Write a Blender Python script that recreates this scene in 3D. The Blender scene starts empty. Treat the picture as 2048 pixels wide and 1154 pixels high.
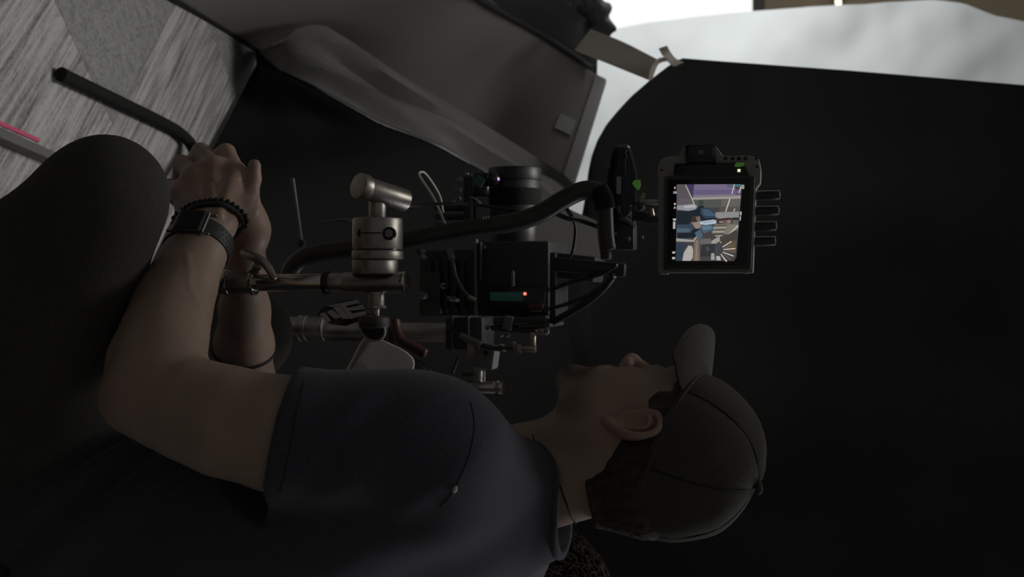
import bpy, bmesh, math, random
import numpy as np
from mathutils import Vector, Matrix, noise
from mathutils.bvhtree import BVHTree

random.seed(7)
sc = bpy.context.scene
col = sc.collection
PI = math.pi

# ------------------------------------------------------------------ camera
F_PX = 2688.0
PITCH = math.radians(12)
CAMP = np.array([0.0, 0.0, 1.30])
FW = np.array([0, math.cos(PITCH), -math.sin(PITCH)])
UP = np.array([0, math.sin(PITCH), math.cos(PITCH)])
RT = np.array([1.0, 0, 0])
cd = bpy.data.cameras.new('camera')
cam = bpy.data.objects.new('camera', cd); col.objects.link(cam)
cd.sensor_fit = 'HORIZONTAL'; cd.sensor_width = 36.0; cd.lens = F_PX / 2048 * 36
# the picture is taken with the camera turned on its side: image right is up in the room
m = Matrix.Identity(4)
for i in range(3):
    m[i][0] = UP[i]; m[i][1] = -RT[i]; m[i][2] = -FW[i]; m[i][3] = CAMP[i]
cam.matrix_world = m
cd.dof.use_dof = True; cd.dof.focus_distance = 1.62; cd.dof.aperture_fstop = 8.0
cd.clip_start = 0.05
sc.camera = cam

# ------------------------------------------------------------------ world, lights, exposure
world = bpy.data.worlds.new('world'); sc.world = world; world.use_nodes = True
bg = world.node_tree.nodes['Background']
bg.inputs[0].default_value = (1.0, 0.97, 0.93, 1); bg.inputs[1].default_value = 0.070
sc.view_settings.view_transform = 'Standard'; sc.view_settings.look = 'None'
sc.view_settings.exposure = 0.0; sc.view_settings.gamma = 1.0
sc.view_settings.use_curve_mapping = False

def area(name, loc, target, size, power, color=(1, 1, 1), spread=180):
    l = bpy.data.lights.new(name, 'AREA'); l.shape = 'RECTANGLE'
    l.size, l.size_y = size; l.energy = power; l.color = color; l.spread = math.radians(spread)
    o = bpy.data.objects.new(name, l); col.objects.link(o); o.location = loc
    o.rotation_euler = (Vector(target) - Vector(loc)).to_track_quat('-Z', 'Y').to_euler()
    return o
area('backdrop_soft_light', (-1.7, 4.4, 0.95), (-0.62, 5.6, 0.62), (0.8, 1.1), 23, (0.98, 1, 1.0))
area('overhead_soft_light', (-0.42, 2.42, 2.55), (-0.38, 2.28, 0.0), (0.7, 0.7), 3.9, (1, 0.98, 0.95), 74)
area('side_rim_light', (1.7, 3.1, 2.2), (0.3, 1.6, 1.1), (0.6, 0.6), 2.2, (0.9, 0.95, 1), 80)

# ------------------------------------------------------------------ pixel helpers
def ray(px, py):
    return FW * F_PX + RT * (py - 577.0) + UP * (px - 1024.0)
def W(px, py, Y):
    r = ray(px, py); return CAMP + r * (Y / r[1])
def G(px, py, z=0.0):
    r = ray(px, py); return CAMP + r * ((z - CAMP[2]) / r[2])
def S(px, Y):                       # metres per pixel at that height and distance
    r = ray(px, 577); return Y / r[1]

# ------------------------------------------------------------------ materials
MATS = {}
def mat(name, colr, rough=0.6, metal=0.0, emit=0.0, bump=0.0, bscale=200.0, var=0.0, vscale=8.0, stretch=None, spec=0.5, sheen=0.0, rvar=0.0):
    if name in MATS: return MATS[name]
    m = bpy.data.materials.new(name); m.use_nodes = True
    nt = m.node_tree; b = nt.nodes['Principled BSDF']
    b.inputs['Base Color'].default_value = (*colr, 1); b.inputs['Roughness'].default_value = rough
    b.inputs['Metallic'].default_value = metal
    b.inputs['Specular IOR Level'].default_value = spec
    if sheen: b.inputs['Sheen Weight'].default_value = sheen
    if emit:
        b.inputs['Emission Color'].default_value = (*colr, 1); b.inputs['Emission Strength'].default_value = emit
    tc = nt.nodes.new('ShaderNodeTexCoord'); mp = nt.nodes.new('ShaderNodeMapping')
    nt.links.new(tc.outputs['Object'], mp.inputs[0])
    if stretch: mp.inputs['Scale'].default_value = stretch
    if var:
        n = nt.nodes.new('ShaderNodeTexNoise'); n.inputs['Scale'].default_value = vscale; n.inputs['Detail'].default_value = 5
        nt.links.new(mp.outputs[0], n.inputs['Vector'])
        r = nt.nodes.new('ShaderNodeValToRGB')
        r.color_ramp.elements[0].position = 0.3; r.color_ramp.elements[1].position = 0.7
        r.color_ramp.elements[0].color = (*[c * (1 - var) for c in colr], 1)
        r.color_ramp.elements[1].color = (*[min(1, c * (1 + var)) for c in colr], 1)
        nt.links.new(n.outputs['Fac'], r.inputs[0]); nt.links.new(r.outputs[0], b.inputs['Base Color'])
        if rvar:
            mr = nt.nodes.new('ShaderNodeMapRange')
            mr.inputs['To Min'].default_value = max(0.03, rough - rvar); mr.inputs['To Max'].default_value = rough + rvar
            nt.links.new(n.outputs['Fac'], mr.inputs['Value']); nt.links.new(mr.outputs[0], b.inputs['Roughness'])
    if bump:
        n2 = nt.nodes.new('ShaderNodeTexNoise'); n2.inputs['Scale'].default_value = bscale; n2.inputs['Detail'].default_value = 4
        nt.links.new(mp.outputs[0], n2.inputs['Vector'])
        bp = nt.nodes.new('ShaderNodeBump'); bp.inputs['Strength'].default_value = bump; bp.inputs['Distance'].default_value = 0.002
        nt.links.new(n2.outputs['Fac'], bp.inputs['Height']); nt.links.new(bp.outputs[0], b.inputs['Normal'])
    MATS[name] = m
    return m

M_drape = mat('black duvetyne', (0.056, 0.056, 0.056), 1.0, bump=0.3, bscale=300, spec=0.0, var=0.15, vscale=3)
M_drape_dim = mat('black cloth darkened against lamp', (0.024, 0.024, 0.024), 1.0, bump=0.3, bscale=300, spec=0.0, var=0.15, vscale=3)  # black cloth, colour darkened to offset the overhead lamp falling on it
M_drape_fold = mat('grey side of the cloth', (0.17, 0.168, 0.165), 1.0, bump=0.3, bscale=300, spec=0.0, var=0.1, vscale=5)
M_board = mat('grey painted board', (0.26, 0.25, 0.235), 0.8, var=0.06, vscale=2, spec=0.2)
M_trim = mat('black edge trim', (0.008, 0.008, 0.008), 0.7)
M_endcap = mat('pale board edge', (0.48, 0.47, 0.45), 0.7)
M_white = mat('white muslin', (0.72, 0.74, 0.74), 0.9, var=0.06, vscale=1.2, bump=0.1, bscale=60)
M_beige = mat('beige wall paint', (0.35, 0.28, 0.19), 0.8, var=0.08, vscale=2)
M_paper = mat('paper tape', (0.78, 0.74, 0.68), 0.8, var=0.05, vscale=20)
_nt = M_paper.node_tree; _tr = _nt.nodes.new('ShaderNodeBsdfTranslucent'); _tr.inputs[0].default_value = (0.80, 0.77, 0.71, 1)
_mx = _nt.nodes.new('ShaderNodeMixShader'); _mx.inputs[0].default_value = 0.6
_nt.links.new(_nt.nodes['Principled BSDF'].outputs[0], _mx.inputs[1]); _nt.links.new(_tr.outputs[0], _mx.inputs[2])
_nt.links.new(_mx.outputs[0], _nt.nodes['Material Output'].inputs[0])
M_pinktape = mat('pink tape', (0.65, 0.10, 0.20), 0.5)
M_rail = mat('grey rail', (0.14, 0.135, 0.13), 0.6, var=0.15, vscale=20)
M_black = mat('black anodised metal', (0.030, 0.030, 0.030), 0.45, var=0.3, vscale=30)
M_blackm = mat('black plastic', (0.034, 0.034, 0.034), 0.5, bump=0.2, bscale=500)
M_blackg = mat('black gloss plastic', (0.012, 0.012, 0.013), 0.2)
M_rubber = mat('black rubber', (0.016, 0.016, 0.015), 0.8, bump=0.15, bscale=300, spec=0.15)
M_foam = mat('black padded tube', (0.032, 0.031, 0.028), 0.42, var=0.2, vscale=10)
M_steel = mat('worn steel', (0.36, 0.335, 0.30), 0.42, 1.0, var=0.25, vscale=25, bump=0.1, bscale=120, rvar=0.12)
M_chrome = mat('chrome tube', (0.55, 0.52, 0.46), 0.2, 1.0, var=0.15, vscale=14, rvar=0.08)
M_brass = mat('brass connector', (0.36, 0.33, 0.26), 0.35, 1.0)
M_grey = mat('mid grey plastic', (0.14, 0.14, 0.14), 0.6)
M_lgrey = mat('light grey print and highlights', (0.45, 0.45, 0.45), 0.6)  # print and contacts; also the painted highlights on antennas and knob ring
M_dgrey = mat('dark grey plastic', (0.05, 0.048, 0.044), 0.55, bump=0.1, bscale=400)
M_monbody = mat('monitor shell', (0.25, 0.247, 0.228), 0.6, bump=0.1, bscale=500)
M_redhandle = mat('dark red anodised', (0.07, 0.028, 0.024), 0.4, 0.3)
M_redlabel = mat('dark red label', (0.10, 0.022, 0.022), 0.5)
M_cable = mat('black cable', (0.015, 0.015, 0.015), 0.45)
M_cablepale = mat('pale cable', (0.42, 0.41, 0.38), 0.5)
M_notepaper = mat('white card', (0.68, 0.67, 0.64), 0.7, var=0.06, vscale=14)
M_lens = mat('lens glass', (0.01, 0.008, 0.012), 0.08)
M_teal = mat('teal lcd', (0.03, 0.10, 0.085), 0.5, emit=0.06)
M_ledred = mat('red led', (1.0, 0.25, 0.15), 0.4, emit=1.2)
M_ledgreen = mat('green led', (0.85, 1.0, 0.55), 0.4, emit=0.9)
M_greenglow = mat('green light guide', (0.10, 0.30, 0.05), 0.4, emit=0.16)
M_purple = mat('violet led', (0.75, 0.4, 0.9), 0.4, emit=0.9)
M_bluelabel = mat('blue label', (0.03, 0.035, 0.07), 0.5)
M_skin = None
M_shirt = mat('navy cotton jersey', (0.058, 0.058, 0.072), 0.9, var=0.22, vscale=420, bump=0.35, bscale=700, spec=0.15, sheen=0.15)
M_shirtseam = mat('navy seam', (0.012, 0.012, 0.018), 0.9)
M_trouser = mat('dark trousers', (0.060, 0.058, 0.052), 0.9, var=0.15, vscale=300, bump=0.3, bscale=500, spec=0.15)
M_cap = mat('olive black cap cotton', (0.066, 0.062, 0.052), 0.9, var=0.1, vscale=250, bump=0.4, bscale=500, spec=0.15)
M_hair = mat('dark brown hair', (0.045, 0.031, 0.024), 0.6, var=0.5, vscale=90, stretch=(1, 1, 0.15), spec=0.4)
M_shoe = mat('black shoe leather', (0.02, 0.02, 0.02), 0.5)
M_cord = mat('black cord', (0.01, 0.01, 0.01), 0.6)
M_strap = mat('dark watch strap', (0.030, 0.034, 0.031), 0.5)
M_lint = mat('white lint', (0.6, 0.6, 0.58), 0.9)
M_camo = mat('mottled dark cloth', (0.17, 0.19, 0.18), 0.85, var=0.9, vscale=16)
M_bead = mat('black bead', (0.012, 0.012, 0.012), 0.15)
M_eye = mat('eye white', (0.6, 0.57, 0.53), 0.25)

def attr_mat(name, attr, rough=0.55, emit=0.0, bump=0.0, bscale=300, sss=0.0):
    m = bpy.data.materials.new(name); m.use_nodes = True
    nt = m.node_tree; b = nt.nodes['Principled BSDF']
    a = nt.nodes.new('ShaderNodeAttribute'); a.attribute_name = attr
    if emit:
        b.inputs['Base Color'].default_value = (0.01, 0.01, 0.01, 1)
        nt.links.new(a.outputs['Color'], b.inputs['Emission Color']); b.inputs['Emission Strength'].default_value = emit
        b.inputs['Roughness'].default_value = 0.25
    else:
        nt.links.new(a.outputs['Color'], b.inputs['Base Color']); b.inputs['Roughness'].default_value = rough
        b.inputs['Specular IOR Level'].default_value = 0.4
        tc = nt.nodes.new('ShaderNodeTexCoord'); n2 = nt.nodes.new('ShaderNodeTexNoise')
        n2.inputs['Scale'].default_value = bscale; n2.inputs['Detail'].default_value = 3
        nt.links.new(tc.outputs['Object'], n2.inputs['Vector'])
        bp = nt.nodes.new('ShaderNodeBump'); bp.inputs['Strength'].default_value = bump; bp.inputs['Distance'].default_value = 0.001
        nt.links.new(n2.outputs['Fac'], bp.inputs['Height']); nt.links.new(bp.outputs[0], b.inputs['Normal'])
    return m
M_skin = attr_mat('skin', 'tone', 0.5, bump=0.25, bscale=260)
M_screen = attr_mat('screen picture', 'tone', emit=1.0)

# ------------------------------------------------------------------ object helpers
ORIG = {}
def tag(o, label=None, cat=None, group=None, kind=None):
    if label: o['label'] = label
    if cat: o['category'] = cat
    if group: o['group'] = group
    if kind: o['kind'] = kind
    return o
def thing(name, loc, label, cat, group=None):
    o = bpy.data.objects.new(name, None); col.objects.link(o)
    o.location = Vector(loc); o.empty_display_size = 0.02
    ORIG[o.name] = np.array(loc, float)
    return tag(o, label, cat, group)
def build(name, verts, faces, mt, parent=None, smooth=False, loc=None):
    """verts in world coordinates -> one mesh object (origin at its parent's base, or loc)"""
    v = np.asarray(verts, float)
    org = ORIG[parent.name] if parent is not None else (np.array(loc, float) if loc is not None else np.array([v[:, 0].mean(), v[:, 1].mean(), v[:, 2].min()]))
    me = bpy.data.meshes.new(name); me.from_pydata((v - org).tolist(), [], faces); me.update()
    bm = bmesh.new(); bm.from_mesh(me); bmesh.ops.recalc_face_normals(bm, faces=bm.faces); bm.to_mesh(me); bm.free()
    if smooth: me.polygons.foreach_set('use_smooth', [True] * len(me.polygons))
    me.materials.append(mt)
    o = bpy.data.objects.new(name, me); col.objects.link(o)
    if parent is not None: o.parent = parent
    else: o.location = Vector(org)
    ORIG[o.name] = org
    return o
class MB:
    def __init__(s): s.v = []; s.f = []
    def add(s, v, f):
        k = len(s.v); s.v += [tuple(map(float, q)) for q in v]; s.f += [tuple(i + k for i in q) for q in f]; return s
    def build(s, name, mt, parent=None, smooth=False, loc=None): return build(name, s.v, s.f, mt, parent, smooth, loc)

def catmull(pts, n):
    p = [np.array(q, float) for q in pts]
    if len(p) < 3: return [p[0] + (p[1] - p[0]) * t for t in np.linspace(0, 1, n + 1)]
    P = [2 * p[0] - p[1]] + p + [2 * p[-1] - p[-2]]
    out = []
    for i in range(1, len(P) - 2):
        for t in np.arange(n) / n:
            a, b, c, d = P[i - 1:i + 3]
            out.append(0.5 * (2 * b + (c - a) * t + (2 * a - 5 * b + 4 * c - d) * t * t + (3 * b - a - 3 * c + d) * t ** 3))
    out.append(p[-1]); return out
def nrm(v):
    v = np.asarray(v, float); return v / (np.linalg.norm(v) + 1e-12)
def sweep(path, radii, seg=12, cap=True, flat=None):
    """tube along a list of points; flat=(a,b) gives a rectangular ribbon section"""
    path = [np.array(q, float) for q in path]; n = len(path)
    if np.isscalar(radii): radii = [radii] * n
    v = []; f = []
    up = None
    for i in range(n):
        t = nrm(path[min(i + 1, n - 1)] - path[max(i - 1, 0)])
        if up is None:
            up = np.array([0, 0, 1.0]) if abs(t[2]) < 0.9 else np.array([1.0, 0, 0])
        up = nrm(up - t * np.dot(up, t)); sd = np.cross(t, up)
        for k in range(seg):
            a = 2 * PI * k / seg
            v.append(path[i] + radii[i] * (math.cos(a) * sd + math.sin(a) * up))
    for i in range(n - 1):
        for k in range(seg):
            f.append((i * seg + k, i * seg + (k + 1) % seg, (i + 1) * seg + (k + 1) % seg, (i + 1) * seg + k))
    if cap: f.append(tuple(range(seg))[::-1]); f.append(tuple((n - 1) * seg + k for k in range(seg)))
    return v, f
def tube(name, pts, r, mt, parent=None, n=8, seg=12, smooth=True, straight=False):
    path = [np.array(q, float) for q in pts] if straight else catmull(pts, n)
    if not np.isscalar(r): r = list(np.interp(np.linspace(0, 1, len(path)), np.linspace(0, 1, len(r)), r))
    v, f = sweep(path, r, seg)
    o = build(name, v, f, mt, parent, smooth)
    return o
def lathe(a, axis, prof, seg=28):
    """prof: list of (distance along axis, radius)"""
    a = np.array(a, float); t = nrm(axis)
    up = np.array([0, 0, 1.0]) if abs(t[2]) < 0.9 else np.array([1.0, 0, 0])
    up = nrm(up - t * np.dot(up, t)); sd = np.cross(t, up)
    v = []; f = []
    for (d, r) in prof:
        for k in range(seg):
            q = 2 * PI * k / seg; v.append(a + t * d + max(r, 1e-5) * (math.cos(q) * sd + math.sin(q) * up))
    for i in range(len(prof) - 1):
        for k in range(seg):
            f.append((i * seg + k, i * seg + (k + 1) % seg, (i + 1) * seg + (k + 1) % seg, (i + 1) * seg + k))
    f.append(tuple(range(seg))[::-1]); f.append(tuple((len(prof) - 1) * seg + k for k in range(seg)))
    return v, f
def cyl_prof(L, r, b=None):
    b = b if b is not None else min(r * 0.15, L * 0.2)
    return [(0, r - b), (b * 0.3, r - b * 0.3), (b, r), (L - b, r), (L - b * 0.3, r - b * 0.3), (L, r - b)]
def edge_smooth(o, ang=35):
    me = o.data
    me.polygons.foreach_set('use_smooth', [True] * len(me.polygons))
    me.set_sharp_from_angle(angle=math.radians(ang))
    return o
def cyl(name, a, b, r, mt, parent=None, bev=None, seg=28):
    a = np.array(a, float); b = np.array(b, float); L = np.linalg.norm(b - a)
    v, f = lathe(a, b - a, cyl_prof(L, r, bev), seg)
    return edge_smooth(build(name, v, f, mt, parent))
def boxmesh(center, size, rot=None, bev=0.002, seg=2):
    bm = bmesh.new(); bmesh.ops.create_cube(bm, size=1.0)
    for q in bm.verts: q.co = Vector((q.co.x * size[0], q.co.y * size[1], q.co.z * size[2]))
    bev = min(bev, min(size) * 0.45)
    if bev > 0: bmesh.ops.bevel(bm, geom=list(bm.edges), offset=bev, segments=seg, profile=0.5, affect='EDGES')
    R = rot if rot is not None else Matrix.Identity(3)
    v = [np.array(R @ q.co) + np.array(center) for q in bm.verts]
    bm.verts.index_update(); f = [tuple(q.index for q in p.verts) for p in bm.faces]
    bm.free(); return v, f
def bx(x0, x1, y0, y1, Y0, Y1):
    """a world-aligned box given by its outline on the photograph at distance Y0 -> centre, size"""
    xm, ym = (x0 + x1) / 2, (y0 + y1) / 2
    z0 = W(x0, ym, Y0)[2]; z1 = W(x1, ym, Y0)[2]; X0 = W(xm, y0, Y0)[0]; X1 = W(xm, y1, Y0)[0]
    return ((X0 + X1) / 2, (Y0 + Y1) / 2, (z0 + z1) / 2), (abs(X1 - X0), abs(Y1 - Y0), abs(z1 - z0))
def roty(deg): return Matrix.Rotation(math.radians(deg), 3, 'Y')
def pbox(name, x0, x1, y0, y1, Y0, Y1, mt, parent=None, bev=0.002, rot=None, seg=2):
    c, s = bx(x0, x1, y0, y1, Y0, Y1); v, f = boxmesh(c, s, rot, bev, seg)
    return edge_smooth(build(name, v, f, mt, parent), 40)
def prism(pts, Y, th):
    """pixel outline at distance Y extruded away from the camera"""
    a = [W(x, y, Y) for x, y in pts]; b = [q + np.array([0, th, 0]) for q in a]; n = len(a)
    f = [tuple(range(n)), tuple(range(2 * n - 1, n - 1, -1))] + [(i, (i + 1) % n, n + (i + 1) % n, n + i) for i in range(n)]
    return a + b, f
def pprism(name, pts, Y, th, mt, parent=None, bev=0.0015):
    v, f = prism(pts, Y, th)
    o = build(name, v, f, mt, parent)
    if bev:
        bm = bmesh.new(); bm.from_mesh(o.data)
        bmesh.ops.bevel(bm, geom=[e for e in bm.edges], offset=bev, segments=2, profile=0.5, affect='EDGES')
        bm.to_mesh(o.data); bm.free()
    return edge_smooth(o, 40)
def roundpoly(pts, r=6, n=4):
    out = []; k = len(pts)
    for i in range(k):
        p = np.array(pts[i], float); a = np.array(pts[i - 1], float); b = np.array(pts[(i + 1) % k], float)
        ra = min(r, np.linalg.norm(a - p) * .45); rb = min(r, np.linalg.norm(b - p) * .45)
        q0 = p + nrm(a - p) * ra; q1 = p + nrm(b - p) * rb
        for t in np.linspace(0, 1, n + 1): out.append(tuple((1 - t) ** 2 * q0 + 2 * t * (1 - t) * p + t * t * q1))
    return out
def sheet(name, rows, mt, parent=None, th=0.004, loc=None):
    """a cloth or board from a grid of points, given a real thickness"""
    g = np.array(rows, float); a, b = g.shape[:2]
    du = np.gradient(g, axis=0); dv = np.gradient(g, axis=1)
    n = np.cross(du.reshape(-1, 3), dv.reshape(-1, 3)); n /= (np.linalg.norm(n, axis=1, keepdims=True) + 1e-9)
    top = g.reshape(-1, 3); bot = top - n * th
    f = []; N = a * b
    for i in range(a - 1):
        for j in range(b - 1):
            q = (i * b + j, i * b + j + 1, (i + 1) * b + j + 1, (i + 1) * b + j)
            f.append(q); f.append(tuple(N + k for k in q[::-1]))
    rim = [j for j in range(b)] + [i * b + b - 1 for i in range(1, a)] + [(a - 1) * b + j for j in range(b - 2, -1, -1)] + [i * b for i in range(a - 2, 0, -1)]
    for i in range(len(rim)):
        p, q = rim[i], rim[(i + 1) % len(rim)]; f.append((p, q, N + q, N + p))
    o = build(name, np.vstack([top, bot]), f, mt, parent, False, loc)
    return edge_smooth(o, 50)
def ball(c, r, seg=12, rings=8, sc3=(1, 1, 1)):
    v = []; f = []
    for i in range(rings + 1):
        th = PI * i / rings
        for k in range(seg):
            a = 2 * PI * k / seg
            v.append((c[0] + sc3[0] * r * max(math.sin(th), 1e-4) * math.cos(a), c[1] + sc3[1] * r * max(math.sin(th), 1e-4) * math.sin(a), c[2] + sc3[2] * r * math.cos(th)))
    for i in range(rings):
        for k in range(seg): f.append((i * seg + k, i * seg + (k + 1) % seg, (i + 1) * seg + (k + 1) % seg, (i + 1) * seg + k))
    return v, f

# ------------------------------------------------------------------ implicit surfaces for bodies and clothes
class SDF:
    def __init__(s, lo, hi, h):
        s.h = h; s.lo = np.array(lo, float); s.n = np.ceil((np.array(hi) - s.lo) / h).astype(int) + 1
        s.D = np.full(s.n, 1.0, np.float32)
    def _box(s, lo, hi):
        a = np.clip(np.floor((lo - s.lo) / s.h).astype(int), 0, s.n - 1); b = np.clip(np.ceil((hi - s.lo) / s.h).astype(int) + 1, 1, s.n)
        if np.any(b <= a): return None
        ax = [s.lo[i] + s.h * np.arange(a[i], b[i]) for i in range(3)]
        X, Y, Z = np.meshgrid(*ax, indexing='ij')
        return tuple(slice(a[i], b[i]) for i in range(3)), X, Y, Z
    def _mix(s, sl, d, k, sub):
        D = s.D[sl]
        if sub:
            h = np.clip(0.5 - 0.5 * (D + d) / k, 0, 1); s.D[sl] = D * (1 - h) - d * h + k * h * (1 - h)
        else:
            h = np.clip(0.5 + 0.5 * (d - D) / k, 0, 1); s.D[sl] = d * (1 - h) + D * h - k * h * (1 - h)
    def cone(s, a, b, ra, rb, k=0.01, sub=False):
        a = np.array(a, float); b = np.array(b, float); m = max(ra, rb) + k * 1.5 + 4 * s.h
        r = s._box(np.minimum(a, b) - m, np.maximum(a, b) + m)
        if r is None: return s
        sl, X, Y, Z = r; ba = b - a; L = max(ba.dot(ba), 1e-12)
        px, py, pz = X - a[0], Y - a[1], Z - a[2]
        t = np.clip((px * ba[0] + py * ba[1] + pz * ba[2]) / L, 0, 1)
        d = np.sqrt((px - t * ba[0]) ** 2 + (py - t * ba[1]) ** 2 + (pz - t * ba[2]) ** 2) - (ra + (rb - ra) * t)
        s._mix(sl, d, k, sub); return s
    def ell(s, c, rad, k=0.01, sub=False, axes=None):
        c = np.array(c, float); rad = np.array(rad, float); A = np.eye(3) if axes is None else np.array(axes, float)
        m = rad.max() + k * 1.5 + 4 * s.h; r = s._box(c - m, c + m)
        if r is None: return s
        sl, X, Y, Z = r
        q = [A[i][0] * (X - c[0]) + A[i][1] * (Y - c[1]) + A[i][2] * (Z - c[2]) for i in range(3)]
        k0 = np.sqrt(sum((q[i] / rad[i]) ** 2 for i in range(3))) + 1e-9
        k1 = np.sqrt(sum((q[i] / rad[i] ** 2) ** 2 for i in range(3))) + 1e-9
        s._mix(sl, k0 * (k0 - 1) / k1, k, sub); return s
    def chain(s, pts, rs, k=0.01):
        for i in range(len(pts) - 1): s.cone(pts[i], pts[i + 1], rs[i], rs[i + 1], k)
        return s
    def plane_cut(s, p, n):            # removes the side n points to
        ax = [s.lo[i] + s.h * np.arange(s.n[i]) for i in range(3)]
        d = ((ax[0] - p[0]) * n[0])[:, None, None] + ((ax[1] - p[1]) * n[1])[None, :, None] + ((ax[2] - p[2]) * n[2])[None, None, :]
        s.D = np.maximum(s.D, d.astype(np.float32)); return s
    def mesh(s):
        D = s.D; D[0] = D[-1] = 1; D[:, 0] = D[:, -1] = 1; D[:, :, 0] = D[:, :, -1] = 1
        ins = D < 0
        def c8(A): return [A[i:A.shape[0] - 1 + i, j:A.shape[1] - 1 + j, k:A.shape[2] - 1 + k] for i in (0, 1) for j in (0, 1) for k in (0, 1)]
        I8 = c8(ins); cnt = sum(q.astype(np.int8) for q in I8)
        act = (cnt > 0) & (cnt < 8); ii = np.argwhere(act)
        idx = np.full(act.shape, -1, np.int64); idx[act] = np.arange(len(ii))
        vals = np.stack([q[act] for q in c8(D)], 1)
        off = np.array([(i, j, k) for i in (0, 1) for j in (0, 1) for k in (0, 1)], float)
        acc = np.zeros((len(ii), 3)); n = np.zeros(len(ii))
        for a in range(8):
            for b in range(a + 1, 8):
                if np.abs(off[a] - off[b]).sum() != 1: continue
                va, vb = vals[:, a], vals[:, b]; cr = (va < 0) != (vb < 0)
                t = np.where(cr, va / (va - vb + 1e-12), 0)
                acc += cr[:, None] * (off[a] + t[:, None] * (off[b] - off[a])); n += cr
        V = s.lo + s.h * (ii + acc / n[:, None])
        Fs = []
        for ax in range(3):
            o = [q for q in range(3) if q != ax]
            A = np.moveaxis(ins, ax, 0); B = np.moveaxis(idx, ax, 0)
            ch = A[:-1] != A[1:]; ch = ch[:, 1:-1, 1:-1]
            w = np.argwhere(ch)
            if len(w) == 0: continue
            e, p, q = w[:, 0], w[:, 1], w[:, 2]
            quad = np.stack([B[e, p, q], B[e, p + 1, q], B[e, p + 1, q + 1], B[e, p, q + 1]], 1)
            flip = A[e, p + 1, q + 1]
            if ax == 1: flip = ~flip
            quad[~flip] = quad[~flip][:, ::-1]
            Fs.append(quad)
        Q = np.vstack(Fs); Q = Q[(Q >= 0).all(1)]
        return V, Q
def relax(V, Q, it=2, lam=0.5):
    V = V.copy(); n = len(V)
    E = np.vstack([Q[:, [0, 1]], Q[:, [1, 2]], Q[:, [2, 3]], Q[:, [3, 0]]]); deg = np.zeros(n)
    np.add.at(deg, E[:, 0], 1); np.add.at(deg, E[:, 1], 1)
    for _ in range(it):
        acc = np.zeros_like(V)
        for c in range(3):
            acc[:, c] = np.bincount(E[:, 0], V[E[:, 1], c], n) + np.bincount(E[:, 1], V[E[:, 0], c], n)
        V += lam * (acc / np.maximum(deg, 1)[:, None] - V)
    return V
def vnormals(V, Q):
    fn = np.cross(V[Q[:, 2]] - V[Q[:, 0]], V[Q[:, 3]] - V[Q[:, 1]]); N = np.zeros_like(V)
    for k in range(4):
        for c in range(3): N[:, c] += np.bincount(Q[:, k], fn[:, c], len(V))
    return N / (np.linalg.norm(N, axis=1, keepdims=True) + 1e-12)
def organic(name, V, Q, mt, parent):
    org = ORIG[parent.name]
    me = bpy.data.meshes.new(name)
    me.from_pydata((V - org).tolist(), [], Q.tolist()); me.update()
    me.polygons.foreach_set('use_smooth', [True] * len(me.polygons)); me.materials.append(mt)
    o = bpy.data.objects.new(name, me); col.objects.link(o); o.parent = parent; ORIG[o.name] = org
    return o
def fixout(V, Q):      # make faces point outwards
    N = vnormals(V, Q); c = V.mean(0)
    vol = np.einsum('ij,ij->i', V[Q[:, 0]] - c, np.cross(V[Q[:, 1]] - c, V[Q[:, 2]] - c)).sum()
    return Q if vol > 0 else Q[:, ::-1]
def bvh_of(V, Q): return BVHTree.FromPolygons([tuple(v) for v in V], [tuple(q) for q in Q.tolist()])
def hit(bvh, px, py, lift=0.0):
    r = Vector(nrm(ray(px, py))); p, n, i, d = bvh.ray_cast(Vector(CAMP), r)
    if p is None: return None
    if n.dot(r) > 0: n = -n
    return np.array(p + n * lift)


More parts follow.
